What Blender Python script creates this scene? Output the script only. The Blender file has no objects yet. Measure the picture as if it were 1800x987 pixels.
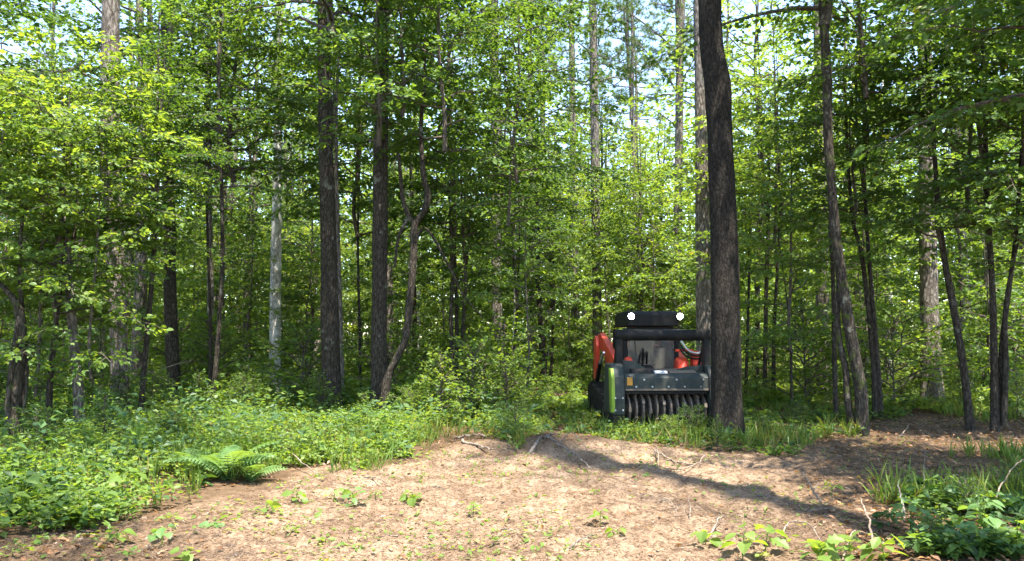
import bpy, math, random
import numpy as np
from mathutils import Vector, Matrix

R = math.radians
rng = np.random.default_rng(7)
random.seed(7)
scene = bpy.context.scene

# ------------------------------------------------------------------ camera
CAM_H, FPX, PITCH = 1.65, 1400.0, math.atan((600 - 493.5) / 1400.0)
cam_d = bpy.data.cameras.new("camera")
cam_d.sensor_width = 36.0
cam_d.lens = FPX / 1800 * 36.0
cam_d.clip_end = 600
cam = bpy.data.objects.new("camera", cam_d)
scene.collection.objects.link(cam)
cam.location = (0, 0, CAM_H)
cam.rotation_euler = (R(90) + PITCH, 0, 0)
scene.camera = cam

# ------------------------------------------------------------------ sky and sun
SUN_EL = 72.0
SUN_AZ = (0.47, -0.883)                       # towards the sun, in plan
world = bpy.data.worlds.new("World")
scene.world = world
world.use_nodes = True
wn = world.node_tree.nodes
sky = wn.new("ShaderNodeTexSky")
sky.sky_type = 'NISHITA'
sky.sun_disc = False
sky.sun_elevation = R(SUN_EL)
sky.sun_rotation = math.atan2(SUN_AZ[0], SUN_AZ[1])
sky.air_density = 1.0
sky.dust_density = .5
sky.ozone_density = 1.0
wn["Background"].inputs[1].default_value = 0.15
world.node_tree.links.new(sky.outputs[0], wn["Background"].inputs[0])
sun_d = bpy.data.lights.new("sun", 'SUN')
sun_d.energy = 5.0
sun_d.angle = R(0.53)
sun_d.color = (1.0, 0.94, 0.84)
sun = bpy.data.objects.new("sun", sun_d)
scene.collection.objects.link(sun)
sv = Vector((SUN_AZ[0] * math.cos(R(SUN_EL)), SUN_AZ[1] * math.cos(R(SUN_EL)), math.sin(R(SUN_EL))))
sun.rotation_euler = sv.to_track_quat('Z', 'Y').to_euler()
sun.location = sv * 60

vs = scene.view_settings
vs.view_transform = 'Standard'
vs.look = 'None'
vs.exposure = 2.3
vs.gamma = 1.0
vs.use_curve_mapping = False
cy = scene.cycles
cy.max_bounces = 5
cy.diffuse_bounces = 4
cy.use_adaptive_sampling = True
cy.adaptive_threshold = 0.02
cy.glossy_bounces = 2
cy.transmission_bounces = 4
cy.transparent_max_bounces = 6
cy.caustics_reflective = False
cy.caustics_refractive = False
cy.use_denoising = True

# ------------------------------------------------------------------ helpers
COL = scene.collection

def link(o):
    COL.objects.link(o)
    return o

def tag(o, label=None, cat=None, group=None, kind=None):
    if label: o["label"] = label
    if cat: o["category"] = cat
    if group: o["group"] = group
    if kind: o["kind"] = kind
    return o

def empty(name, loc=(0, 0, 0), rz=0.0, label=None, cat=None, group=None):
    o = bpy.data.objects.new(name, None)
    o.empty_display_size = 0.2
    o.location = loc
    o.rotation_euler = (0, 0, rz)
    link(o)
    return tag(o, label, cat, group)

def obj(name, mesh, parent=None, loc=None, rot=None, scale=None):
    o = bpy.data.objects.new(name, mesh)
    if parent: o.parent = parent
    if loc is not None: o.location = loc
    if rot is not None: o.rotation_euler = rot
    if scale is not None: o.scale = scale if hasattr(scale, '__len__') else (scale,) * 3
    return link(o)

def mesh_np(name, verts, faces, mat, tint=None, smooth=False):
    """faces: list of (k, n) int arrays; tint: per-face floats in the same order"""
    me = bpy.data.meshes.new(name)
    verts = np.asarray(verts, np.float32)
    me.vertices.add(len(verts))
    me.vertices.foreach_set("co", verts.ravel())
    faces = [np.asarray(f, np.int32) for f in faces if len(f)]
    loops = np.concatenate([f.ravel() for f in faces])
    sizes = np.concatenate([np.full(len(f), f.shape[1], np.int32) for f in faces])
    starts = np.concatenate([[0], np.cumsum(sizes)[:-1]]).astype(np.int32)
    me.loops.add(len(loops))
    me.loops.foreach_set("vertex_index", loops)
    me.polygons.add(len(sizes))
    me.polygons.foreach_set("loop_start", starts)
    me.polygons.foreach_set("use_smooth", np.full(len(sizes), smooth, bool))
    if tint is not None:
        a = me.attributes.new("tint", 'FLOAT', 'FACE')
        a.data.foreach_set("value", np.asarray(tint, np.float32))
    for m in (mat if isinstance(mat, (list, tuple)) else [mat]):
        me.materials.append(m)
    me.update(calc_edges=True)
    return me

class MB:
    def __init__(s): s.v, s.f, s.t, s.n = [], {}, {}, 0
    def add(s, v, f, tint=0.5):
        v = np.asarray(v, float); f = np.asarray(f, int)
        k = f.shape[1]
        s.f.setdefault(k, []).append(f + s.n)
        s.t.setdefault(k, []).append(np.full(len(f), tint) if np.isscalar(tint) else np.asarray(tint))
        s.v.append(v); s.n += len(v)
    def build(s, name, mat, smooth=False):
        ks = sorted(s.f)
        return mesh_np(name, np.concatenate(s.v), [np.concatenate(s.f[k]) for k in ks], mat,
                       np.concatenate([np.concatenate(s.t[k]) for k in ks]), smooth)
    # --- shapes
    def box(s, c, d, rot=None):
        x, y, z = [q / 2 for q in d]
        v = np.array([(-x,-y,-z),(x,-y,-z),(x,y,-z),(-x,y,-z),(-x,-y,z),(x,-y,z),(x,y,z),(-x,y,z)], float)
        if rot is not None: v = v @ np.array(rot).T
        s.add(v + np.array(c), [(0,3,2,1),(4,5,6,7),(0,1,5,4),(1,2,6,5),(2,3,7,6),(3,0,4,7)])
    def prism(s, prof, x0, x1):
        """profile of (y, z) points extruded along x"""
        n = len(prof)
        v = [(x0, a, b) for a, b in prof] + [(x1, a, b) for a, b in prof]
        q = [(i, (i + 1) % n, n + (i + 1) % n, n + i) for i in range(n)]
        base = s.n
        s.add(v, q)
        s.f.setdefault(n, []).append(np.array([list(range(n))[::-1], list(range(n, 2 * n))]) + base)
        s.t.setdefault(n, []).append(np.full(2, .5))
    def tube(s, P, rad, sides=8, cap=True, tint=0.5):
        v, f = tube(P, rad, sides)
        b = s.n
        s.add(v, f, tint)
        if cap:
            N = len(P)
            for ring, rev in ((0, True), (N - 1, False)):
                idx = [ring * sides + k for k in range(sides)]
                s.f.setdefault(sides, []).append(np.array([idx[::-1] if rev else idx]) + b)
                s.t.setdefault(sides, []).append(np.full(1, .5))

def norm(a):
    return a / np.maximum(np.linalg.norm(a, axis=-1, keepdims=True), 1e-9)

def tube(P, rad, sides):
    P = np.asarray(P, float); N = len(P)
    rad = np.broadcast_to(np.asarray(rad, float), (N,))
    T = norm(np.gradient(P, axis=0))
    ref = np.array([1.0, 0, 0]) if abs(T[0][0]) < .9 else np.array([0, 1.0, 0])
    U = norm(np.cross(T, np.broadcast_to(ref, T.shape)))
    W = np.cross(T, U)
    a = np.linspace(0, 2 * np.pi, sides, endpoint=False)
    v = P[:, None] + rad[:, None, None] * (np.cos(a)[None, :, None] * U[:, None] + np.sin(a)[None, :, None] * W[:, None])
    i = np.arange(N - 1)[:, None] * sides; k = np.arange(sides)[None]; k2 = (k + 1) % sides
    f = np.stack([i + k, i + k2, i + sides + k2, i + sides + k], -1).reshape(-1, 4)
    return v.reshape(-1, 3), f

def catmull(P, n):
    P = np.asarray(P, float)
    t = np.linspace(0, len(P) - 1, n)
    i = np.clip(t.astype(int), 0, len(P) - 2); u = (t - i)[:, None]
    g = lambda k: P[np.clip(k, 0, len(P) - 1)]
    p0, p1, p2, p3 = g(i - 1), g(i), g(i + 1), g(i + 2)
    return .5 * (2 * p1 + (p2 - p0) * u + (2 * p0 - 5 * p1 + 4 * p2 - p3) * u**2 + (3 * p1 - p0 - 3 * p2 + p3) * u**3)

_H = np.random.default_rng(3).random((64, 64, 64))
def vnoise(x, y, z=0.0):
    x, y, z = np.broadcast_arrays(np.asarray(x, float), np.asarray(y, float), np.asarray(z, float))
    xi, yi, zi = np.floor(x).astype(int), np.floor(y).astype(int), np.floor(z).astype(int)
    fx, fy, fz = x - xi, y - yi, z - zi
    s = lambda t: t * t * (3 - 2 * t)
    fx, fy, fz = s(fx), s(fy), s(fz)
    h = lambda a, b, c: _H[a & 63, b & 63, c & 63]
    l = lambda a, b, t: a + (b - a) * t
    return l(l(l(h(xi,yi,zi), h(xi+1,yi,zi), fx), l(h(xi,yi+1,zi), h(xi+1,yi+1,zi), fx), fy),
             l(l(h(xi,yi,zi+1), h(xi+1,yi,zi+1), fx), l(h(xi,yi+1,zi+1), h(xi+1,yi+1,zi+1), fx), fy), fz)

def cam_ray(px, py):
    a, b = (px - 900) / FPX, -(py - 493.5) / FPX
    c, s = math.cos(PITCH), math.sin(PITCH)
    return np.array([a, c - b * s, s + b * c])

def at(px, py, Y):
    r = cam_ray(px, py)
    return np.array([0, 0, CAM_H]) + r * (Y / r[1])

def on_ground(px, py):
    r = cam_ray(px, py)
    t = -CAM_H / r[2]
    return r[0] * t, r[1] * t

def to_px(p):
    c, s = math.cos(PITCH), math.sin(PITCH)
    y, z = p[1], p[2] - CAM_H
    d = y * c + z * s
    return 900 + FPX * p[0] / d, 493.5 - FPX * (-y * s + z * c) / d

# ------------------------------------------------------------------ ground shape
CLEAR_PX = [(-400,1000),(-150,975),(0,955),(150,928),(290,902),(390,880),(480,852),(580,822),(700,806),(800,790),(900,796),(960,796),(1040,800),(1130,790),
            (1250,790),(1380,800),(1450,772),(1500,752),(1570,738),(1700,738),(1850,765),(1850,795),(1730,825),(1640,850),(1590,880),(1550,930),(1500,1010)]
CLEAR = np.array([on_ground(*p) for p in CLEAR_PX] + [(2.2, 3.0), (2.0, -6.0), (-5.0, -6.0), (-5.0, 3.0)])

def clear_sd(x, y):
    """signed distance to the mulched clearing: negative inside"""
    x = np.asarray(x, float); y = np.asarray(y, float)
    d = np.full(x.shape, 1e9); ins = np.zeros(x.shape, bool)
    n = len(CLEAR)
    for i in range(n):
        a, b = CLEAR[i], CLEAR[(i + 1) % n]
        e = b - a
        wx, wy = x - a[0], y - a[1]
        t = np.clip((wx * e[0] + wy * e[1]) / (e @ e), 0, 1)
        d = np.minimum(d, np.hypot(wx - t * e[0], wy - t * e[1]))
        c = ((a[1] <= y) != (b[1] <= y)) & (x < (b[0] - a[0]) * (y - a[1]) / (b[1] - a[1] + 1e-12) + a[0])
        ins ^= c
    return np.where(ins, -d, d)

def height(x, y):
    x = np.asarray(x, float); y = np.asarray(y, float)
    h = .16 * (vnoise(x * .16 + 9, y * .16) - .5) + .07 * (vnoise(x * .7, y * .7, 5) - .5) + .03 * (vnoise(x * 2.6, y * 2.6, 8) - .5)
    far = np.clip((y - 24) / 40, 0, 1)
    h = h + far * .8 * (vnoise(x * .05 + 3, y * .05, 2) - .35)
    # ridge of pushed earth along the far edge of the clearing
    bx = np.exp(-((x - .9) / 1.5) ** 2)
    by = np.exp(-((y - 12.05 + .12 * x) / .35) ** 2)
    h = h + .24 * bx * by * (.6 + .8 * vnoise(x * 1.7, y * 1.7, 3))
    # rut pressed by a track, curving from the ridge towards the right
    rx = .35 + .47 * (11.6 - y) + .35 * np.sin((11.6 - y) * .7)
    h = h - .07 * np.exp(-((x - rx) / .22) ** 2) * np.clip((12.4 - y) / .6, 0, 1) * np.clip((y - 5.5) / 1, 0, 1) \
          + .05 * np.exp(-((x - rx - .42) / .2) ** 2) * np.clip((12.4 - y) / .6, 0, 1) * np.clip((y - 5.5) / 1, 0, 1)
    near = np.clip((14 - np.hypot(x, y)) / 6, 0, 1)
    return h * (1 - .25 * near)

def gz(x, y):
    return float(height(np.array([x]), np.array([y]))[0])

# ------------------------------------------------------------------ materials
def new_mat(name):
    m = bpy.data.materials.new(name); m.use_nodes = True
    nt = m.node_tree
    return m, nt.nodes, nt.links, nt.nodes["Principled BSDF"]

def ramp(n, stops):
    r = n.new("ShaderNodeValToRGB")
    el = r.color_ramp.elements
    while len(el) < len(stops): el.new(.5)
    for e, (p, c) in zip(el, stops):
        e.position = p; e.color = (*c, 1)
    return r

def leaf_mat(name, dark, mid, light, trans=.5, yellow=(.16, .17, .02)):
    m, n, l, b = new_mat(name)
    at_ = n.new("ShaderNodeAttribute"); at_.attribute_name = "tint"
    oi = n.new("ShaderNodeObjectInfo")
    tc = n.new("ShaderNodeTexCoord")
    nz = n.new("ShaderNodeTexNoise"); nz.inputs["Scale"].default_value = .9; nz.inputs["Detail"].default_value = 1
    l.new(tc.outputs["Object"], nz.inputs["Vector"])
    a1 = n.new("ShaderNodeMath"); a1.operation = 'MULTIPLY_ADD'
    l.new(nz.outputs[0], a1.inputs[0]); a1.inputs[1].default_value = .5
    l.new(at_.outputs["Fac"], a1.inputs[2])
    a2 = n.new("ShaderNodeMath"); a2.operation = 'MULTIPLY_ADD'
    l.new(oi.outputs["Random"], a2.inputs[0]); a2.inputs[1].default_value = .35
    l.new(a1.outputs[0], a2.inputs[2])
    sb = n.new("ShaderNodeMath"); sb.operation = 'SUBTRACT'; l.new(a2.outputs[0], sb.inputs[0]); sb.inputs[1].default_value = .42
    r = ramp(n, [(0, dark), (.5, mid), (.93, light), (1.0, yellow)])
    l.new(sb.outputs[0], r.inputs[0])
    l.new(r.outputs[0], b.inputs["Base Color"])
    b.inputs["Roughness"].default_value = .5
    b.inputs["Specular IOR Level"].default_value = .35
    tr = n.new("ShaderNodeBsdfTranslucent")
    g = n.new("ShaderNodeMix"); g.data_type = 'RGBA'; g.blend_type = 'MULTIPLY'; g.inputs[0].default_value = 1
    l.new(r.outputs[0], g.inputs[6]); g.inputs[7].default_value = (2.45, 2.05, .75, 1)
    l.new(g.outputs[2], tr.inputs[0])
    mx = n.new("ShaderNodeMixShader"); mx.inputs[0].default_value = trans
    l.new(b.outputs[0], mx.inputs[1]); l.new(tr.outputs[0], mx.inputs[2])
    l.new(mx.outputs[0], n["Material Output"].inputs[0])
    return m

M = {}
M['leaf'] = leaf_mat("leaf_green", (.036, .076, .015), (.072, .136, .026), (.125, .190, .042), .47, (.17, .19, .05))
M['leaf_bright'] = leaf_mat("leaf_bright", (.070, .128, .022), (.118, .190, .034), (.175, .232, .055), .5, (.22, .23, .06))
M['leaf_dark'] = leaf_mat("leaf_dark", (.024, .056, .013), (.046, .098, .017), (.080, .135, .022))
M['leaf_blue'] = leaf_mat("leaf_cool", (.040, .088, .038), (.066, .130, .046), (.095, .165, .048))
M['leaf_sunpatch'] = leaf_mat("leaf_sunpatch", (.22, .24, .15), (.36, .36, .25), (.55, .53, .40), .3, (.5, .45, .3))  # near-white tones paint an overexposed patch of sun into the leaves
M['herb'] = leaf_mat("herb_green", (.062, .118, .020), (.108, .182, .032), (.165, .222, .052), .48, (.21, .20, .07))
M['broad'] = leaf_mat("broad_leaf", (.058, .122, .034), (.090, .165, .046), (.130, .200, .062), .4)
M['needle'] = leaf_mat("pine_needle", (.045, .090, .024), (.072, .125, .030), (.105, .155, .036), .3)
M['dry'] = leaf_mat("dry_leaf", (.11, .055, .026), (.20, .105, .048), (.30, .19, .095), .2, (.34, .24, .12))
M['straw'] = leaf_mat("pine_straw", (.120, .075, .048), (.220, .150, .101), (.32, .232, .166), .1, (.36, .28, .20))

def bark_mat(name, c0, c1, c2, lichen=(.34, .36, .30), lich=.62, zs=.22, sc=16, bump=.9, moss=0.0):
    m, n, l, b = new_mat(name)
    tc = n.new("ShaderNodeTexCoord")
    mp = n.new("ShaderNodeMapping"); mp.inputs["Scale"].default_value = (1, 1, zs)
    l.new(tc.outputs["Object"], mp.inputs[0])
    vo = n.new("ShaderNodeTexVoronoi"); vo.feature = 'DISTANCE_TO_EDGE'; vo.inputs["Scale"].default_value = sc
    nz = n.new("ShaderNodeTexNoise"); nz.inputs["Scale"].default_value = sc * 1.4; nz.inputs["Detail"].default_value = 6; nz.inputs["Roughness"].default_value = .65
    dist = n.new("ShaderNodeMix"); dist.data_type = 'RGBA'; dist.blend_type = 'ADD'; dist.inputs[0].default_value = .09
    l.new(mp.outputs[0], dist.inputs[6]); l.new(nz.outputs[1], dist.inputs[7])
    l.new(mp.outputs[0], nz.inputs[0]); l.new(dist.outputs[2], vo.inputs[0])
    mul = n.new("ShaderNodeMath"); mul.operation = 'MULTIPLY_ADD'; l.new(vo.outputs[0], mul.inputs[0]); mul.inputs[1].default_value = 1.6
    l.new(nz.outputs[0], mul.inputs[2])
    r = ramp(n, [(.36, c0), (.62, c1), (.95, c2)])
    l.new(mul.outputs[0], r.inputs[0])
    big = n.new("ShaderNodeTexNoise"); big.inputs["Scale"].default_value = 3.1; big.inputs["Detail"].default_value = 5; big.inputs["Roughness"].default_value = .7
    l.new(tc.outputs["Object"], big.inputs[0])
    br = ramp(n, [(lich, (0, 0, 0)), (lich + .07, (1, 1, 1))])
    l.new(big.outputs[0], br.inputs[0])
    mx = n.new("ShaderNodeMix"); mx.data_type = 'RGBA'
    hf = n.new("ShaderNodeMath"); hf.operation = 'MULTIPLY'; hf.inputs[1].default_value = .7
    l.new(br.outputs[0], hf.inputs[0]); l.new(hf.outputs[0], mx.inputs[0])
    l.new(r.outputs[0], mx.inputs[6]); mx.inputs[7].default_value = (*lichen, 1)
    col = mx.outputs[2]
    if moss:
        mn = n.new("ShaderNodeTexNoise"); mn.inputs["Scale"].default_value = 5.5; mn.inputs["Detail"].default_value = 5
        l.new(tc.outputs["Object"], mn.inputs[0])
        mr = ramp(n, [(1 - moss, (0, 0, 0)), (1 - moss + .12, (1, 1, 1))]); l.new(mn.outputs[0], mr.inputs[0])
        m2 = n.new("ShaderNodeMix"); m2.data_type = 'RGBA'; l.new(mr.outputs[0], m2.inputs[0])
        l.new(col, m2.inputs[6]); m2.inputs[7].default_value = (.075, .095, .022, 1)
        col = m2.outputs[2]
    l.new(col, b.inputs["Base Color"])
    b.inputs["Roughness"].default_value = .93
    b.inputs["Specular IOR Level"].default_value = .12
    bp = n.new("ShaderNodeBump"); bp.inputs["Strength"].default_value = bump; bp.inputs["Distance"].default_value = .03
    l.new(mul.outputs[0], bp.inputs["Height"]); l.new(bp.outputs[0], b.inputs["Normal"])
    return m

M['bark_dark'] = bark_mat("bark_dark", (.014, .011, .008), (.040, .032, .024), (.080, .067, .052), (.19, .19, .155), .60, .32, 20)
M['bark_shaded'] = bark_mat("bark_shaded", (.008, .0065, .005), (.022, .018, .014), (.044, .037, .030), (.10, .095, .08), .66, .34, 22)  # bark tones darkened to deepen the shade on the thick front trunk
M['bark_pine'] = bark_mat("bark_pine", (.036, .028, .023), (.120, .100, .082), (.220, .190, .162), (.27, .26, .22), .66, .28, 13, 1.0)
M['bark_pale'] = bark_mat("bark_pale", (.09, .08, .068), (.38, .355, .315), (.52, .495, .45), (.62, .6, .54), .50, .4, 14, .8)
M['bark_moss'] = bark_mat("bark_mossy", (.014, .012, .009), (.046, .037, .028), (.095, .078, .060), (.24, .23, .18), .60, .3, 18, .9, .43)
M['twig'] = bark_mat("twig_bark", (.040, .032, .024), (.075, .062, .048), (.115, .096, .076), (.17, .17, .13), .66, .3, 20, .3)
M['dead_wood'] = bark_mat("dead_wood", (.09, .065, .048), (.17, .13, .098), (.26, .21, .16), (.28, .25, .2), .6, .2, 18, .5)
M['grey_wood'] = bark_mat("grey_wood", (.05, .042, .034), (.11, .095, .08), (.18, .16, .135), (.2, .19, .16), .62, .2, 18, .6)

def ground_mat():
    m, n, l, b = new_mat("forest_floor")
    tc = n.new("ShaderNodeTexCoord")
    at_ = n.new("ShaderNodeAttribute"); at_.attribute_name = "bare"
    def noise(s, d=5, ro=.6):
        q = n.new("ShaderNodeTexNoise"); q.inputs["Scale"].default_value = s; q.inputs["Detail"].default_value = d; q.inputs["Roughness"].default_value = ro
        l.new(tc.outputs["Object"], q.inputs[0]); return q
    fine, med, big = noise(38, 8, .75), noise(7, 6, .7), noise(.9, 4)
    vo = n.new("ShaderNodeTexVoronoi"); vo.inputs["Scale"].default_value = 60; vo.inputs["Randomness"].default_value = 1
    mp = n.new("ShaderNodeMapping"); mp.inputs["Scale"].default_value = (1, .35, 1); mp.inputs["Rotation"].default_value = (0, 0, .6)
    l.new(tc.outputs["Object"], mp.inputs[0]); l.new(mp.outputs[0], vo.inputs[0])
    mulch = ramp(n, [(.28, (.056, .035, .022)), (.45, (.142, .096, .061)), (.58, (.236, .168, .112)), (.75, (.35, .265, .187))])
    ad = n.new("ShaderNodeMath"); ad.operation = 'MULTIPLY_ADD'; l.new(fine.outputs[0], ad.inputs[0]); ad.inputs[1].default_value = .6
    hm = n.new("ShaderNodeMath"); hm.operation = 'MULTIPLY'; hm.inputs[1].default_value = .42; l.new(med.outputs[0], hm.inputs[0]); l.new(hm.outputs[0], ad.inputs[2])
    l.new(ad.outputs[0], mulch.inputs[0])
    chip = n.new("ShaderNodeMix"); chip.data_type = 'RGBA'; chip.blend_type = 'SOFT_LIGHT'; chip.inputs[0].default_value = .3
    l.new(mulch.outputs[0], chip.inputs[6]); l.new(vo.outputs["Color"], chip.inputs[7])
    bw = n.new("ShaderNodeRGBToBW"); l.new(vo.outputs["Color"], bw.inputs[0]); l.new(bw.outputs[0], chip.inputs[7])
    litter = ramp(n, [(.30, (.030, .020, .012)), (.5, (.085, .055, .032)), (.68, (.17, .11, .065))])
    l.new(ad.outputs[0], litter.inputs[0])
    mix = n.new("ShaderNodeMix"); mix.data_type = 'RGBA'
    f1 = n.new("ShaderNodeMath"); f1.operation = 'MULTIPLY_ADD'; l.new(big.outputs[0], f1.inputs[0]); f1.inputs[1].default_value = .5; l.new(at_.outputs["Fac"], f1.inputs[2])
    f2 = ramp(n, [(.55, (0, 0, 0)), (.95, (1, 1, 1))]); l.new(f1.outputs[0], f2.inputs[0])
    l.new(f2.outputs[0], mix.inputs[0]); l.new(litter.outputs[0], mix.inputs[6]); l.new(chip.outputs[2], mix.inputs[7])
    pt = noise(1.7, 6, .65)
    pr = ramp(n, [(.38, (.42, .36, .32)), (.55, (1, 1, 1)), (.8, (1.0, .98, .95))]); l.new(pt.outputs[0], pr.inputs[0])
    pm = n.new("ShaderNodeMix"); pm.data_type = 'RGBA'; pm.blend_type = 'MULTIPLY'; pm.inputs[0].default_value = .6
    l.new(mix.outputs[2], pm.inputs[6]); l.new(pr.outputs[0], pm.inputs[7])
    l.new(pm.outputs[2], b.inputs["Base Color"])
    b.inputs["Roughness"].default_value = .95; b.inputs["Specular IOR Level"].default_value = .1
    bp = n.new("ShaderNodeBump"); bp.inputs["Strength"].default_value = .8; bp.inputs["Distance"].default_value = .03
    l.new(ad.outputs[0], bp.inputs["Height"]); l.new(bp.outputs[0], b.inputs["Normal"])
    return m

def paint(name, col, rough=.45, metal=0.0, dirt=.35, dirtcol=(.10, .075, .05), sc=6):
    m, n, l, b = new_mat(name)
    tc = n.new("ShaderNodeTexCoord"); nz = n.new("ShaderNodeTexNoise")
    nz.inputs["Scale"].default_value = sc; nz.inputs["Detail"].default_value = 7; nz.inputs["Roughness"].default_value = .7
    l.new(tc.outputs["Object"], nz.inputs[0])
    r = ramp(n, [(.45, (0, 0, 0)), (.72, (dirt,) * 3)]); l.new(nz.outputs[0], r.inputs[0])
    mx = n.new("ShaderNodeMix"); mx.data_type = 'RGBA'; l.new(r.outputs[0], mx.inputs[0])
    mx.inputs[6].default_value = (*col, 1); mx.inputs[7].default_value = (*dirtcol, 1)
    l.new(mx.outputs[2], b.inputs["Base Color"])
    rr = n.new("ShaderNodeMath"); rr.operation = 'MULTIPLY_ADD'; l.new(nz.outputs[0], rr.inputs[0]); rr.inputs[1].default_value = .35; rr.inputs[2].default_value = rough - .12
    l.new(rr.outputs[0], b.inputs["Roughness"])
    b.inputs["Metallic"].default_value = metal
    b.inputs["Specular IOR Level"].default_value = .22
    return m

# ------------------------------------------------------------------ the ground sheet
def axis(lo, hi, fine_lo, fine_hi, step, grow=1.16):
    a = list(np.arange(fine_lo, fine_hi + 1e-6, step))
    s = step
    while a[-1] < hi: s *= grow; a.append(a[-1] + s)
    s = step
    while a[0] > lo: s *= grow; a.insert(0, a[0] - s)
    return np.array(a)
gx, gy = axis(-260, 260, -9, 10, .09), axis(-60, 400, 4.5, 17, .09)
XX, YY = np.meshgrid(gx, gy)
sd = clear_sd(XX, YY)
ZZ = height(XX, YY)
nearm = np.clip(1 - np.abs(sd) / 1e9, 0, 1)
inside = np.clip(-sd / .5, 0, 1)
ZZ = ZZ + inside * .10 * (vnoise(XX * 3.6, YY * 3.6, 1) - .5) + inside * .055 * (vnoise(XX * 9, YY * 9, 4) - .5)
nx, ny = len(gx), len(gy)
ii = (np.arange(ny - 1)[:, None] * nx + np.arange(nx - 1)[None]).ravel()
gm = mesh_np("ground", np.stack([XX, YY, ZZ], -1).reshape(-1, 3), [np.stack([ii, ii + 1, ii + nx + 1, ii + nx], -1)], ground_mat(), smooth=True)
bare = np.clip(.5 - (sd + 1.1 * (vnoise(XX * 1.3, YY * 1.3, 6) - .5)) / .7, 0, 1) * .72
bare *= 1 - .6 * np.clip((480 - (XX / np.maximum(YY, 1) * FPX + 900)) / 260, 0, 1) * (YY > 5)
bare *= 1 - .75 * np.clip((XX / np.maximum(YY, 1) * FPX + 900 - 1290) / 260, 0, 1) * (YY > 5)      # dark humus under the right-hand trees, its colour also deepening their shade
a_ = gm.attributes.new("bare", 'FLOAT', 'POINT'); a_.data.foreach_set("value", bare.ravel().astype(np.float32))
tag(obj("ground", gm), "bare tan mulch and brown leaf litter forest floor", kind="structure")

# ------------------------------------------------------------------ leaves
def leaves(p, d, n, l, w, six=True):
    """folded leaf blades; returns verts, quads/tris"""
    d = norm(d); n = norm(n - d * np.sum(n * d, -1, keepdims=True)); s = np.cross(d, n)
    l = l[:, None]; w = w[:, None]
    N = len(p)
    if six:
        V = np.stack([p, p + .32 * l * d + .5 * w * s + .10 * w * n, p + .70 * l * d + .36 * w * s + .02 * l * n,
                      p + l * d - .14 * l * n, p + .70 * l * d - .36 * w * s + .02 * l * n, p + .32 * l * d - .5 * w * s + .10 * w * n], 1)
        b = np.arange(N)[:, None] * 6
        F = np.concatenate([b + [0, 1, 2, 3], b + [0, 3, 4, 5]], 1).reshape(-1, 4)
    else:
        V = np.stack([p, p + .48 * l * d + .5 * w * s + .09 * w * n, p + l * d - .10 * l * n, p + .48 * l * d - .5 * w * s + .09 * w * n], 1)
        b = np.arange(N)[:, None] * 4
        F = np.concatenate([b + [0, 1, 2], b + [0, 2, 3]], 1).reshape(-1, 3)
    return V.reshape(-1, 3), F

def rand_dirs(n, zlo=-1, zhi=1, g=rng):
    a = g.random(n) * 2 * np.pi; z = zlo + (zhi - zlo) * g.random(n)
    r = np.sqrt(1 - z * z)
    return np.stack([r * np.cos(a), r * np.sin(a), z], -1)

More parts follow.
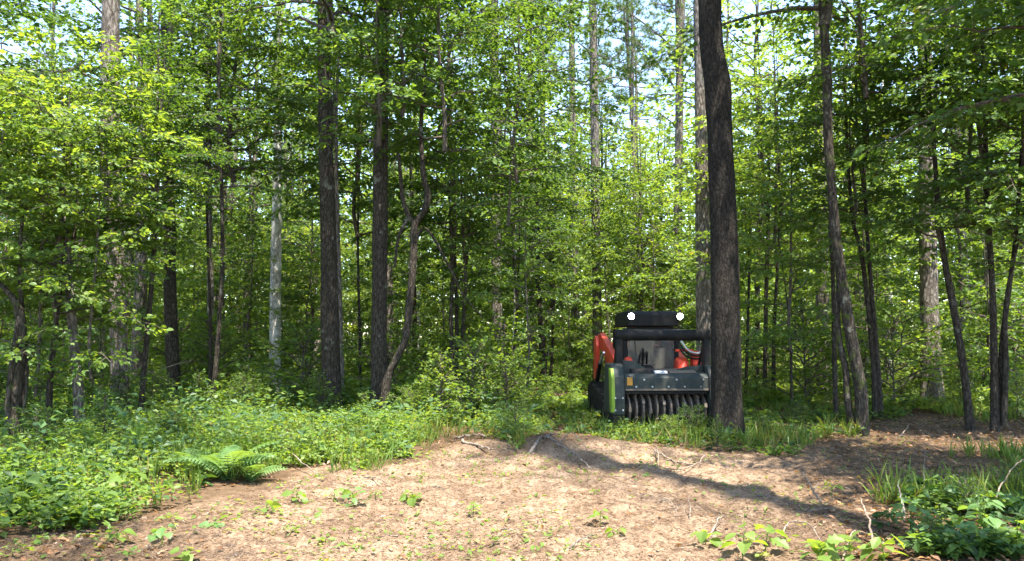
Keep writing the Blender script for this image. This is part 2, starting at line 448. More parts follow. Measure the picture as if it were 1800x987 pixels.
def crown_proto(seed, H, rad, nlimb, per_m, leaf, mat, prof='round', six=True, rise=.45, twig_gap=.24, wide=.62, leader_r=.06, droop=.25, tiltj=.8):
    """leafy crown round a leader that runs up +z from 0 to H: returns (branches mesh, crown mesh)"""
    g = np.random.default_rng(seed)
    wood = MB(); LP, LD, LN = [], [], []
    zz = np.linspace(0, H, 9)
    lead = np.stack([.05 * H * (vnoise(zz * .35, seed, 1) - .5), .05 * H * (vnoise(zz * .35, seed, 7) - .5), zz], -1)
    lead[0, :2] = 0
    wood.tube(catmull(lead, 17), np.linspace(leader_r, .008, 17), 6, cap=False)
    for i in range(nlimb):
        u = (i + .3 + .5 * g.random()) / nlimb
        z0 = H * (.0 + .94 * u)
        b = np.array([np.interp(z0, zz, lead[:, k]) for k in range(3)])
        az = i * 2.39996 + g.normal() * .45
        if prof == 'round': pr = (math.sin(math.pi * min(1, .14 + .86 * u ** .8))) ** .6 + .12
        elif prof == 'cone': pr = 1.05 - .85 * u
        else: pr = .55 + .5 * u if u < .7 else 1.6 * (1.02 - u) + .42
        L = rad * pr * (.65 + .5 * g.random())
        el = rise * (.3 + 1.3 * u) + g.normal() * .14
        hd = np.array([math.cos(az), math.sin(az), 0])
        side = np.array([-hd[1], hd[0], 0])
        t = np.linspace(0, 1, 7)[:, None]
        bend = g.normal() * .18
        P = b + L * (t * math.cos(el) * hd + side * bend * t ** 2 + np.array([0, 0, 1]) * (t * math.sin(el) - droop * t ** 2.4))
        P[1:-1] += g.normal(size=(5, 3)) * .025 * L
        r0 = max(.012, leader_r * (1 - u * .85) * .5)
        wood.tube(P, np.linspace(r0, .005, 7), 5, cap=False)
        s = .22 * L
        sgn = 1
        while s < L:
            f = s / L
            q = np.array([np.interp(f, t[:, 0], P[:, k]) for k in range(3)])
            fw = norm(np.array([np.interp(min(1, f + .1), t[:, 0], P[:, k]) for k in range(3)]) - np.array([np.interp(f - .1, t[:, 0], P[:, k]) for k in range(3)]))
            ls = (.25 + .42 * (1 - f)) * L * (.6 + .6 * g.random()) * wide + .18
            a = sgn * (.55 + .5 * g.random())
            sd_ = np.cross([0, 0, 1.0], fw); sd_ = norm(sd_)
            dr = norm(fw * math.cos(a) + sd_ * math.sin(a) + np.array([0, 0, g.normal() * .16]))
            tt = np.linspace(0, 1, 4)[:, None]
            tw = q + ls * (tt * dr + np.array([0, 0, -.16]) * tt ** 2)
            wood.tube(tw, np.linspace(.007, .003, 4), 3, cap=False)
            k = max(3, int(ls * per_m * (.7 + .6 * g.random())))
            ft = g.random(k) ** .8
            pp = np.stack([np.interp(ft, tt[:, 0], tw[:, c]) for c in range(3)], -1)
            sg = np.where(g.random(k) < .5, -1.0, 1.0)
            aa = sg * (.3 + 1.0 * g.random(k))
            s2 = norm(np.cross([0, 0, 1.0], dr))
            dd = dr * np.cos(aa)[:, None] + s2 * np.sin(aa)[:, None] + np.stack([np.zeros(k), np.zeros(k), g.normal(size=k) * .3 - .18], -1)
            off = norm(dd) * (g.random(k) * ls * .20)[:, None]
            LP.append(pp + off + g.normal(size=(k, 3)) * .03); LD.append(dd)
            LN.append(np.stack([g.normal(size=k) * tiltj, g.normal(size=k) * tiltj, np.ones(k)], -1))
            s += twig_gap * (.7 + .6 * g.random()); sgn = -sgn
    p, d, n = map(np.concatenate, (LP, LD, LN))
    N = len(p)
    l = leaf * (.6 + .75 * g.random(N)); w = l * (.52 + .25 * g.random(N))
    V, F = leaves(p, d, n, l, w, six)
    tint = np.repeat(np.clip(.42 + .17 * g.normal(size=N), 0, 1), 2)
    return wood.build("branches", M['twig']), mesh_np("crown", V, [F], mat, tint), N

def pine_proto(seed, H, rad, nlimb):
    g = np.random.default_rng(seed)
    wood = MB(); TP, TD = [], []
    wood.tube([(0, 0, 0), (.04 * rad, 0, H * .5), (0, .03 * rad, H)], [.11, .07, .015], 6, cap=False)
    for i in range(nlimb):
        u = (i + g.random()) / nlimb
        b = np.array([0, 0, H * u * .97]); az = i * 2.39996 + g.normal() * .4
        L = rad * (1.0 - .72 * u) * (.55 + .6 * g.random()); el = .05 + .5 * u + g.normal() * .12
        hd = np.array([math.cos(az), math.sin(az), 0])
        t = np.linspace(0, 1, 6)[:, None]
        P = b + L * (t * math.cos(el) * hd + np.array([0, 0, 1.0]) * (t * math.sin(el) + .18 * t ** 2.2 - .10 * np.sin(t * 3)))
        P[1:] += g.normal(size=(5, 3)) * .035 * L
        wood.tube(P, np.linspace(.034, .008, 6), 4, cap=False)
        for j in range(int(5 + 7 * L / rad)):
            f = .35 + .65 * g.random()
            q = np.array([np.interp(f, t[:, 0], P[:, k]) for k in range(3)])
            e = q + rand_dirs(1, -.1, .8, g)[0] * (.2 + .45 * g.random()) + hd * .15
            wood.tube([q, (q + e) / 2 + g.normal(size=3) * .02, e], [.009, .007, .005], 3, cap=False)
            for c in range(2):
                TP.append(e - (e - q) * .35 * c); TD.append(norm(e - q))
    TP, TD = np.array(TP), np.array(TD)
    k = 34
    p = np.repeat(TP, k, 0); d = norm(np.repeat(TD, k, 0) * .55 + rand_dirs(len(p), -1, 1, g))
    l = .15 + .09 * g.random(len(p)); s = norm(np.cross(d, rand_dirs(len(p), -1, 1, g))) * .0075
    V = np.stack([p - s, p + s, p + d * l[:, None]], 1).reshape(-1, 3)
    F = np.arange(len(V)).reshape(-1, 3)
    return wood.build("branches", M['bark_pine']), mesh_np("crown", V, [F], M['needle'], np.clip(.45 + .2 * g.normal(size=len(F)), 0, 1)), len(F)

PROTO = {}
def recolour(key, src, mat):
    w, c = PROTO[src][:2]
    c2 = c.copy(); c2.materials.clear(); c2.materials.append(M[mat]); PROTO[key] = (w, c2)

PROTO['under1'] = crown_proto(11, 6.6, 3.1, 26, 31, .125, M['leaf'])
PROTO['under2'] = crown_proto(12, 5.6, 3.3, 22, 32, .13, M['leaf'], 'flat')
PROTO['under3'] = crown_proto(13, 7.4, 2.7, 28, 31, .115, M['leaf'])
PROTO['canopy1'] = crown_proto(21, 9.5, 4.2, 32, 13.5, .165, M['leaf'], 'round', False, .6, .30, .6, .13)
PROTO['canopy2'] = crown_proto(22, 11.5, 3.7, 35, 13.5, .17, M['leaf'], 'round', False, .55, .30, .6, .14)
PROTO['sap1'] = crown_proto(31, 3.6, 1.35, 17, 36, .105, M['leaf'], 'round', True, .5, .2, .6, .025)
PROTO['sap2'] = crown_proto(32, 4.4, 1.6, 18, 34, .11, M['leaf'], 'flat', True, .4, .2, .6, .028)
PROTO['shrub1'] = crown_proto(41, 1.25, .85, 20, 44, .065, M['herb'], 'round', True, .75, .10, .6, .014, .1)
PROTO['shrub2'] = crown_proto(42, 1.5, .75, 22, 44, .070, M['herb'], 'cone', True, .9, .10, .6, .014, .1)
PROTO['pine1'] = pine_proto(51, 7.5, 2.9, 26)
PROTO['pine2'] = pine_proto(52, 9.0, 2.6, 28)
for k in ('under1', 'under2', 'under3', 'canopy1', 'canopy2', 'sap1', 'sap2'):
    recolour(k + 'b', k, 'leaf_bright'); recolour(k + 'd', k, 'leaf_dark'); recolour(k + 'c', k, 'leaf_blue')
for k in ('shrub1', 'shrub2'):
    recolour(k + 'd', k, 'leaf_dark'); recolour(k + 'p', k, 'leaf_sunpatch'); recolour(k + 'b', k, 'leaf_bright')

# ------------------------------------------------------------------ trunks
def trunk_mesh(P, rad, mat, sides=14, step=.16, flare=.45, seed=0, rough=.07):
    """P, rad in local coordinates, base first"""
    P = np.asarray(P, float)
    L = np.sum(np.linalg.norm(np.diff(P, axis=0), axis=1))
    n = max(8, int(L / step))
    C = catmull(P, n); r = np.interp(np.linspace(0, len(P) - 1, n), np.arange(len(P)), rad)
    z = C[:, 2] - C[0, 2]
    a = np.linspace(0, 2 * np.pi, sides, endpoint=False)
    ca, sa = np.cos(a), np.sin(a)
    lob = 1 + flare * np.exp(-np.clip(z, 0, None)[:, None] / (1.6 * rad[0] + .08)) * (.65 + .5 * np.sin(a[None] * 5 + seed))
    bump = 1 + rough * 2 * (vnoise(ca[None] * 2.2 + seed * 3.1, sa[None] * 2.2 + z[:, None] * .5, z[:, None] * 1.3) - .5) \
             + rough * .9 * (vnoise(ca[None] * 6 + seed, sa[None] * 6, z[:, None] * 4.5) - .5)
    rr = r[:, None] * lob * bump
    V = C[:, None] + np.stack([rr * ca[None], rr * sa[None], np.zeros_like(rr)], -1)
    i = np.arange(n - 1)[:, None] * sides; k = np.arange(sides)[None]; k2 = (k + 1) % sides
    F = np.stack([i + k, i + k2, i + sides + k2, i + sides + k], -1).reshape(-1, 4)
    return mesh_np("trunk", V.reshape(-1, 3), [F], mat, smooth=True)

N_TREE = [0]
def add_crowns(root, crowns, base, path):
    """crowns: (proto, height above ground, scale, turn[, dx, dy])"""
    for c in crowns:
        key, zc, sc, turn = c[:4]
        k = np.array([np.interp(zc, path[:, 2], path[:, q]) for q in range(2)])
        dx, dy = c[4:6] if len(c) > 5 else (0, 0)
        w, cr = PROTO[key][:2]
        obj("branches", w, root, (k[0] + dx, k[1] + dy, zc), (0, 0, turn), sc)
        obj("crown", cr, root, (k[0] + dx, k[1] + dy, zc), (0, 0, turn), sc)

def photo_tree(name, label, Y, pts, H, mat, crowns=(), stems=(), sides=14, group=None, cat="tree", rough=.07, flare=.25, step=.16):
    """pts: (px, py, width px) up the trunk as the photograph shows it; the base sits on the ground at depth Y"""
    W = [at(px, py, Y) for px, py, _ in pts]
    base = np.array([W[0][0], Y, 0.0]); base[2] = gz(base[0], Y)
    rad = [w * .93 / FPX * Y / 2 for _, _, w in pts]
    P = [np.array([0, 0, -.12])]
    rr = [rad[0] * 1.05]
    for q, r in zip(W, rad):
        l = q - base
        if l[2] > P[-1][2] + .25: P.append(l); rr.append(r)
    top = P[-1]
    if H and H > top[2] + .5:
        dr = norm(P[-1] - P[-2]); dr[:2] *= .5
        n = 4
        for k in range(1, n + 1):
            f = k / n
            q = top + dr / dr[2] * (H - top[2]) * f
            q[:2] += .02 * (H - top[2]) * f * np.array([math.sin(N_TREE[0] * 2.1 + f * 3), math.cos(N_TREE[0] * 1.3 + f * 2)])
            P.append(q); rr.append(max(.015, rr[-1] * (1 - f * (.3 if H < 26.5 else .03))))
    P = np.array(P)
    root = empty(name, base, 0, label, cat, group)
    N_TREE[0] += 1
    obj("trunk", trunk_mesh(P, rr, M[mat], sides, step, flare, N_TREE[0], rough), root)
    for st in stems:                                        # further stems: (depth offset, pts)
        dY, sp = st[0], st[1]
        Q = np.array([at(px, py, Y + dY) - base for px, py, _ in sp])
        obj("stem", trunk_mesh(Q, [w / FPX * Y / 2 for _, _, w in sp], M[st[2] if len(st) > 2 else mat], 9, .12, 0, N_TREE[0] + 5, rough), root)
    add_crowns(root, crowns, base, P)
    return root


# the tall dark tree in front of the machine
photo_tree("oak_tree", "thick dark trunk standing directly in front of the machine, the widest trunk in view", 13.9,
    [(1277,765,62),(1277,700,55),(1276,600,53),(1275,500,52),(1272,400,50),(1268,300,49),(1264,210,48),(1262,150,50),(1252,90,44),(1248,0,43)], 19, 'bark_shaded',
    [('canopy1d', 9.0, .85, .4, 1.0, -1.6), ('canopy2', 9.5, .7, 2.2, .2, -.4)], sides=40, step=.05, rough=.06)
photo_tree("pine_tree", "tall grey pine trunk rising right behind the machine, beside the thick dark trunk", 21.5,
    [(1240,705,36),(1238,560,30),(1236,450,28),(1234,330,25),(1231,160,21),(1228,0,19)], 22, 'bark_pine', [('pine1', 14.5, 1.0, 1.0)], sides=24, step=.1)
photo_tree("maple_tree", "leaning mossy tree with two stems joined at the foot, beside the dark bare soil", 14.6,
    [(1515,757,22),(1513,690,23),(1501,620,22),(1484,520,20),(1470,420,18),(1463,340,17),(1456,250,17),(1454,140,18),(1446,0,16)], 15, 'bark_moss',
    [('canopy1d', 7.6, .8, .3), ('under3', 6.4, .85, 2.0, 1.0, .6)],
    [(.1, [(1499,760,13),(1490,700,13),(1487,650,12),(1476,600,10),(1472,540,9),(1475,480,7)])], sides=24, step=.08)
photo_tree("pine_tree", "stout pine with sunlit flaky bark at its foot, right of the mossy leaning tree", 20.0,
    [(1640,722,40),(1637,660,36),(1634,560,33),(1632,460,31),(1629,300,28),(1626,120,26),(1624,0,25)], 22, 'bark_pine', [('pine2', 14, 1.0, 3.0)], sides=26, step=.09)
photo_tree("sapling_tree", "slender dark tree bending leftward, right of the stout sunlit pine", 15.3,
    [(1705,748,15),(1699,690,14),(1690,620,13),(1674,530,13),(1661,460,11),(1653,400,10),(1649,360,9),(1640,240,8)], 7.5, 'bark_dark',
    [('under2d', 3.4, .72, .8), ('under1', 4.2, .8, 3.1, .8, .4)], sides=10)
photo_tree("sapling_tree", "clump of thin dark stems at the right edge of the picture", 15.0,
    [(1748,752,17),(1748,690,14),(1747,600,12),(1744,500,11),(1738,400,10),(1733,280,9),(1730,120,7)], 8.5, 'bark_dark',
    [('under3', 3.6, .85, 1.7), ('under1d', 4.6, .8, 4.4, .6, -.4)],
    [(.05, [(1752,752,11),(1757,690,9),(1762,600,9),(1775,500,8),(1787,400,7),(1796,260,6)]), (-.05, [(1764,748,11),(1768,640,9),(1768,540,8),(1790,420,6),(1815,330,5)])], sides=10)
photo_tree("sapling_tree", "thin dark sapling just right of the mossy leaning tree", 17.2,
    [(1540,735,13),(1537,660,10),(1530,580,10),(1522,500,9),(1511,430,8),(1500,390,7),(1490,280,6)], 7.5, 'bark_dark', [('under2', 4.2, .65, 2.4)], sides=9)
photo_tree("pine_tree", "sunlit pine trunk a little behind, left of the mossy leaning tree", 25.0,
    [(1449,698,27),(1447,640,25),(1446,560,24),(1444,450,22),(1441,300,20),(1438,0,17)], 22, 'bark_pine', [('pine1', 15, 1.0, .2)], sides=20, step=.12)
photo_tree("sapling_tree", "thin dark stem close beside the left flank of the mossy leaning tree", 17.0,
    [(1469,722,10),(1467,640,9),(1466,560,8),(1463,450,7),(1460,330,5)], 6.5, 'bark_dark', [('sap2', 3.4, .9, 2.4)], sides=9)
photo_tree("sapling_tree", "straight thin green sapling standing alone right of the thick dark trunk", 22.0,
    [(1344,700,9),(1345,620,8),(1347,520,8),(1350,400,7),(1352,260,5)], 8, 'bark_moss', [('under3b', 4.2, .62, 1.1)], sides=9)
photo_tree("sapling_tree", "very thin sapling between the thick dark trunk and the lone green sapling", 23.0,
    [(1310,705,6),(1313,620,6),(1316,520,5),(1318,420,4)], 6, 'bark_dark', [('sap1b', 3.2, 1.0, 1.1)], sides=7)

# dark pair and the crooked tree, left of the middle
photo_tree("oak_tree", "dark straight trunk with pale lichen patches high up, left of the crooked tree", 17.5,
    [(583,722,40),(582,660,35),(580,560,33),(578,460,31),(575,330,29),(572,200,26),(570,100,25),(569,0,24)], 15, 'bark_dark',
    [('canopy1', 8.0, .7, 2.2, .5, -1.4)], sides=28, step=.07)
photo_tree("oak_tree", "dark straight trunk touching the foot of the crooked tree", 17.0,
    [(668,724,36),(667,680,32),(666,600,29),(667,500,28),(668,400,28),(669,300,28),(671,150,26),(673,0,25)], 19, 'bark_dark',
    [('canopy1d', 10, .75, 3.3), ('under2', 6.2, .75, 2.7, .6, -1.0)], sides=26, step=.08)
photo_tree("crooked_tree", "crooked dark tree with a forked bend, arching out beside a straight trunk", 16.2,
    [(672,735,17),(681,668,16),(698,630,15),(714,590,14),(719,540,14),(725,480,14),(727,430,14),(730,395,15),(747,368,14),(752,340,13),(744,305,11),(733,285,10),(740,230,8),(745,160,7)], 8, 'bark_dark',
    [('under1', 5.4, .85, .4, .5, -.5), ('under2', 5.5, .9, 2.6, -.8, -.6), ('under3', 4.9, .75, 4.0, 1.9, .2), ('under2d', 4.0, .6, 5.2, 1.9, .2)],
    [(0, [(731,396,10),(718,380,9),(708,350,8),(704,310,7),(700,270,6)]), (0, [(720,470,6),(745,400,6),(790,470,5),(815,520,4),(850,560,3)]), (0, [(716,384,8),(700,420,6),(694,470,5)])], sides=12, step=.06, flare=.2)
photo_tree("sapling_tree", "thin brown trunk tucked against the dark lichen-patched trunk, on its right", 19.0,
    [(600,715,14),(599,650,13),(597,560,12),(594,450,10),(592,340,8)], 9, 'bark_pine', [('under1', 5.6, .6, .9)], sides=10)
photo_tree("pale_tree", "slim pale grey trunk lit by the sun, left of the dark trunks", 24.0,
    [(483,702,24),(483,640,22),(484,560,21),(485,460,20),(487,360,18),(488,300,17),(490,150,15),(492,0,13)], 15, 'bark_pale', [('canopy1b', 8.0, .75, 1.9)], sides=18, step=.12)
photo_tree("pine_tree", "big pine whose sunlit upper trunk shows in the upper left corner", 16.5,
    [(212,730,33),(210,650,31),(206,540,31),(202,420,32),(196,300,33),(193,180,33),(194,80,32),(195,0,31)], 22, 'bark_pine', [('pine2', 13, 1.1, 1.0)], sides=28, step=.08)
photo_tree("oak_tree", "dark trunk half hidden in leaves, just right of the big upper-left pine", 20.0,
    [(308,712,24),(304,640,23),(300,540,23),(298,420,22),(296,260,21),(293,100,20),(291,0,19)], 17, 'bark_dark', [('canopy2d', 8.0, .8, .6), ('under2', 5.0, .8, 2.0, -1, -.8)], sides=16)
photo_tree("pale_tree", "slim mottled pale trunk glimpsed between the half hidden dark trunk and the sunlit pale one", 22.5,
    [(371,705,12),(370,620,12),(370,520,12),(369,430,11),(368,330,10),(366,200,9)], 12, 'bark_pine', [('canopy1', 6.4, .62, 2.6)], sides=12)
photo_tree("small_tree", "short grey trunk rising into the leafy mound at the left", 13.6,
    [(140,720,20),(133,640,18),(128,580,17),(123,520,15),(118,470,12)], 4.6, 'bark_pine', [('under2b', 1.9, .70, .7), ('sap2b', 1.0, .95, 3.2, .5, -.5), ('sap1', .7, .95, 1.2, -.5, -.4)], sides=14)
photo_tree("gnarled_tree", "gnarled vine-wrapped trunk bending at the left edge of the picture", 12.6,
    [(22,730,25),(28,660,24),(36,600,20),(36,560,17),(24,525,14),(4,498,12),(-30,470,10)], 3.6, 'bark_moss', [('under1', 2.1, .62, 2.0, -.6, .4)],
    [(.1, [(40,720,10),(46,640,9),(40,560,8),(34,460,7),(40,380,6)]), (-.15, [(12,720,8),(20,640,7),(30,570,6)])], sides=16, step=.08)
# middle distance, centre
photo_tree("pine_tree", "grey pine with broken sunlit patches, midway between the crooked tree and the machine", 26.0,
    [(876,676,24),(875,620,21),(873,540,20),(872,430,19),(871,300,17),(870,150,16),(869,0,15)], 20, 'bark_pine', [('canopy1', 10.5, .75, 2.9)], sides=16)
photo_tree("pine_tree", "tall straight grey pine rising into open sky, the left neighbour of the machine", 30.0,
    [(1052,668,21),(1050,560,18),(1048,450,17),(1046,300,17),(1044,150,16),(1042,0,15)], 26, 'bark_pine', [('pine1', 11.2, 1.1, 4.0)], sides=16)
photo_tree("pine_tree", "farther slim pine against the sky, left of the tall straight grey pine", 38.0,
    [(1013,655,22),(1012,600,18),(1011,500,15),(1009,350,13),(1006,150,12),(1004,0,11)], 25, 'bark_pine', [('pine2', 11.5, 1.2, 2.0)], sides=14)
photo_tree("pine_tree", "far pine with long bare limbs reaching left across the sky gap", 34.0,
    [(1190,662,20),(1190,600,18),(1191,450,17),(1193,300,16),(1195,120,15),(1198,0,14)], 24, 'bark_pine', [('pine1', 12.0, 1.1, .4), ('pine2', 13, 1.0, 3.4)],
    [(0, [(1194,95,5),(1165,68,4),(1130,40,4),(1095,18,3),(1060,8,2)]), (0, [(1194,170,5),(1170,130,4),(1140,95,3),(1115,70,2)]), (0, [(1193,225,4),(1160,200,3),(1120,178,3),(1080,172,2)]), (0, [(1196,40,4),(1220,15,3),(1250,-10,2)])], sides=14)
photo_tree("sapling_tree", "thin mottled stem between the crooked tree and the patchy grey pine", 20.5,
    [(796,705,8),(795,640,8),(793,560,8),(795,500,7),(793,440,6)], 6.0, 'bark_moss', [('sap2', 3.8, .9, 2.2)], sides=8)
photo_tree("sapling_tree", "thin straight stem just right of the patchy grey pine", 24.0,
    [(902,690,6),(903,620,6),(905,540,6),(906,460,5)], 6, 'bark_pale', [('sap1', 3.4, .95, .2)], sides=8)
photo_tree("dark_tree", "dark slim trunk midway between the patchy grey pine and the tall straight pine", 28.0,
    [(955,676,14),(954,620,13),(950,560,11),(946,500,10)], 9, 'bark_dark', [('under2', 4.6, .8, .2)], sides=10)
photo_tree("dark_tree", "slim dark trunk seen low between the crooked tree and thin mottled stem", 27.0,
    [(729,680,11),(729,640,11),(729,580,10),(727,500,9)], 9, 'bark_dark', [('under1', 4.4, .7, .2)], sides=10)

# ------------------------------------------------------------------ trees beside and behind the camera that shade the place
def plain_tree(name, label, x, y, H, r, mat, crowns, lean=(0, 0), group=None, cat="tree", sides=9, step=.4, flare=.25):
    z = gz(x, y)
    root = empty(name, (x, y, z), 0, label, cat, group)
    N_TREE[0] += 1
    k = np.linspace(0, 1, 6)
    s = N_TREE[0]
    P = np.stack([lean[0] * k * H + .012 * H * np.sin(k * 5 + s), lean[1] * k * H + .012 * H * np.sin(k * 4 + s * 2.3), -.12 + k * (H + .12)], -1)
    P[:, :2] -= P[0, :2]
    obj("trunk", trunk_mesh(P, r * (1 - (.82 if H < 30 else .5) * k), M[mat], sides, step, flare, s), root)
    add_crowns(root, crowns, None, P)
    return root

SHADE_PINE = plain_tree("pine_tree", "tall pine beside the viewer whose trunk shadow crosses the clearing", 4.5, 3.3, 34, .40, 'bark_pine', [('pine1', 28, .8, .3)])
for zb, sb, tb in ((13.5, .55, .4), (16, .6, 2.1), (19, .7, 4.0), (22, .6, 1.2), (25, .8, 3.0)):  # unseen branches added to break up the trunk's shadow on the clearing
    obj("shadow_branches", PROTO['sap2'][0], SHADE_PINE, (0, 0, zb), (0, 0, tb), sb)
plain_tree("maple_tree", "broad tree outside the view on the right, shading the dark soil", 8.3, 6.4, 16, .2, 'bark_dark', [('canopy2d', 6.5, .82, 1.3), ('under1d', 5.5, 1.0, 2.0, -.6, .8)])
plain_tree("maple_tree", "broad tree outside the view on the left, shading the leafy bank", -6.7, 8.0, 14, .18, 'bark_dark', [('canopy1d', 6.3, .6, .9, 2.2, .3)])
plain_tree("maple_tree", "tree outside the view on the near left, shading the lower left corner", -4.9, 3.0, 12, .14, 'bark_dark', [('canopy1d', 6.6, .46, .9, 1.9, .8)])
plain_tree("maple_tree", "dark leafy tree overhanging the upper right corner", 8.2, 9.2, 12, .14, 'bark_dark', [('canopy1d', 4.3, .72, .3, -.8, .0), ('under2d', 4.4, .95, 2.0, -1.3, .2), ('canopy2d', 6.8, .62, 1.0, -1.9, .3)])

# leafy understory trees standing in front on the left and right
for lab, x, y, H, r, cr in [
    ("low leafy tree overhanging the left bank in front of the big pine", -7.6, 13.2, 5.0, .06, [('under2b', 2.0, .8, .4), ('under1', 2.6, .55, 2.0)]),
    ("leafy tree reaching in from the left edge above the gnarled trunk", -10.5, 13.8, 8.0, .08, [('under1', 3.0, .95, 1.4), ('under3d', 4.6, .9, 3.4)]),
    ("leafy tree hiding the middle of the big upper-left pine", -6.9, 14.9, 8.0, .06, [('under3', 3.2, .5, .2), ('under1d', 3.4, .6, 2.7)]),
    ("leafy tree between the big upper-left pine and the half hidden dark trunk", -6.6, 17.6, 10.0, .06, [('under1', 4.6, .85, 1.1), ('under2', 6.4, .9, 2.2)]),
    ("leafy tree spreading above the slim sunlit pale trunk", -7.3, 19.4, 10.0, .045, [('canopy1', 5.6, .6, 3.3, .6, .2), ('under3', 5.8, .7, 1.7)]),
    ("leafy tree spreading right of the mossy leaning tree, high up", 7.9, 17.2, 10.0, .06, [('under1', 4.2, .8, .5), ('under2', 5.6, .9, 2.5)]),
    ("leafy tree over the thin stems at the right edge", 9.6, 14.4, 8.5, .07, [('under2', 3.0, .9, 1.5), ('under1', 4.2, .95, 3.9)]),
    ("bright leafy tree between the thick dark trunk and the mossy leaning tree", 7.0, 21.5, 9.0, .06, [('under1b', 3.6, .9, 2.2), ('under3b', 4.6, .85, .3)]),
    ("bright leafy tree seen above the machine's roof", 4.3, 27.5, 9.0, .06, [('under2b', 2.6, .9, 2.2), ('under3b', 3.2, .85, .3)]),
    ("bright leafy tree left of the machine, beyond the sunny gap", 1.4, 29.5, 10.0, .06, [('under1b', 2.4, .95, 1.2), ('under3c', 3.6, .9, 4.3)]),
    ("leafy tree standing right behind the crooked tree, spreading wide", -1.5, 21.3, 11.0, .06, [('under1', 4.4, 1.15, .3), ('under2', 5.6, 1.2, 2.4)]),
    ("leafy tree behind the dark pair of trunks, its leaves filling the gap between them", -4.2, 22.3, 11.0, .05, [('under2', 4.6, 1.1, .3), ('under1', 5.8, 1.1, 2.4)]),
    ("tall leafy tree far back, left of the sky gap", -.4, 33.0, 15.0, .1, [('canopy1', 6.0, 1.0, .3), ('under1', 4.0, .8, 2.4)]),
    ("tall leafy tree far back, filling the lower sky gap", 4.6, 44.0, 15.0, .1, [('canopy2b', 5.0, 1.0, 1.3), ('canopy1b', 4.0, .8, 2.4, -2.5, 0)]),
    ("tall bright yellow-green tree between the thick dark trunk and the mossy leaning tree, far back", 9.3, 30.5, 17.0, .1, [('canopy1b', 6.0, 1.15, .3), ('under1b', 4.0, 1.0, 2.4)]),
    ("second tall bright tree right of the thick dark trunk, farther back", 9.8, 37.0, 19.0, .1, [('canopy2b', 7.0, 1.15, 1.3)]),
    ("bright leafy tree far back, at the left foot of the sky gap", .8, 36.0, 13.0, .09, [('canopy1b', 5.5, 1.0, .9), ('under2', 3.0, 1.0, 2.0)]),
    ("bright leafy tree far back, between the tall grey pine and the long-limbed pine", 5.6, 46.0, 15.0, .1, [('canopy1b', 6.5, 1.05, 1.9), ('under1b', 3.5, 1.1, 4.0)]),
    ("bright leafy tree far back, above the machine's right lamp", 7.6, 40.0, 13.0, .09, [('canopy2b', 4.5, .8, 2.9)]),
    ("leafy tree midway back, right of the crooked tree", -1.3, 21.0, 7.0, .05, [('under2', 2.6, .75, 2.9), ('under1d', 3.2, .7, .3)]),
    ("loose leafy tree in front of the patchy grey pine", .0, 23.0, 7.0, .05, [('under1', 2.6, .75, .9)]),
]:
    plain_tree("understory_tree", lab, x, y, H, r, 'bark_dark', cr, (.01, 0), None)

# ------------------------------------------------------------------ trees of the wood behind
WHERE = [(-900, 'at the left edge behind the gnarled trunk'), (110, 'behind the big upper-left pine'), (260, 'behind the half hidden dark trunk'),
         (430, 'around the slim sunlit pale trunk'), (560, 'behind the dark pair of trunks'), (700, 'behind the crooked tree'),
         (860, 'around the patchy grey pine'), (1000, 'just left of the machine'), (1090, 'behind the machine'), (1240, 'right of the thick dark trunk'),
         (1400, 'behind the mossy leaning tree'), (1560, 'around the stout sunlit pine'), (1680, 'behind the thin stems at the right edge')]
ORD = ['first', 'second', 'third', 'fourth', 'fifth', 'sixth', 'seventh', 'eighth', 'ninth', 'tenth', 'eleventh', 'twelfth', 'thirteenth', 'fourteenth', 'fifteenth', 'sixteenth', 'seventeenth', 'eighteenth', 'nineteenth', 'twentieth']
PENDING = {}
def place_phrase(px):
    w = WHERE[0][1]
    for x, s in WHERE:
        if px >= x: w = s
    return w
def pend(root, phrase):
    px = to_px(root.location)[0]
    PENDING.setdefault((phrase, place_phrase(px)), []).append((px, root))
def settle():
    for (phrase, w), L in PENDING.items():
        L.sort(key=lambda t: t[0])
        for i, (px, r) in enumerate(L):
            r["label"] = f"{phrase} {w}" if len(L) == 1 else f"{ORD[min(i, 19)]} {phrase} {w}, counted from the left"

TAKEN = [(o.location.x, o.location.y) for o in bpy.data.objects if o.type == 'EMPTY']
def free(x, y, d):
    if 1.0 < x < 4.8 and 13 < y < 20: return False
    if 0.5 < x < 8.5 and 18 < y < 31 and d > 2.1: return False          # the sunny gap behind the machine
    if -7.5 < x < -2.2 and 18.5 < y < 24 and d > 2.1: return False
    return all((x - a) ** 2 + (y - b) ** 2 > d * d for a, b in TAKEN)
g = np.random.default_rng(101)
def scatter(n, y0, y1, gap, fn, px0=-60, px1=1860, tries=60):
    k = t = 0
    while k < n and t < n * tries:
        t += 1
        y = y0 + (y1 - y0) * g.random() ** .9
        px = px0 + (px1 - px0) * g.random()
        x = (px - 900) / FPX * y
        if not free(x, y, gap) or clear_sd(np.array([x]), np.array([y]))[0] < .4: continue
        if fn(x, y, px): TAKEN.append((x, y)); k += 1

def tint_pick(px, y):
    """suffix for leaf colour: sunlight painted in as brighter leaves in the middle, darker at the sides"""
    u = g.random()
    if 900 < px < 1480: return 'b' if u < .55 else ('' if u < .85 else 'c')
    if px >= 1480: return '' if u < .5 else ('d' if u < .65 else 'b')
    return '' if u < .42 else ('b' if u < .80 else ('c' if u < .92 else 'd'))

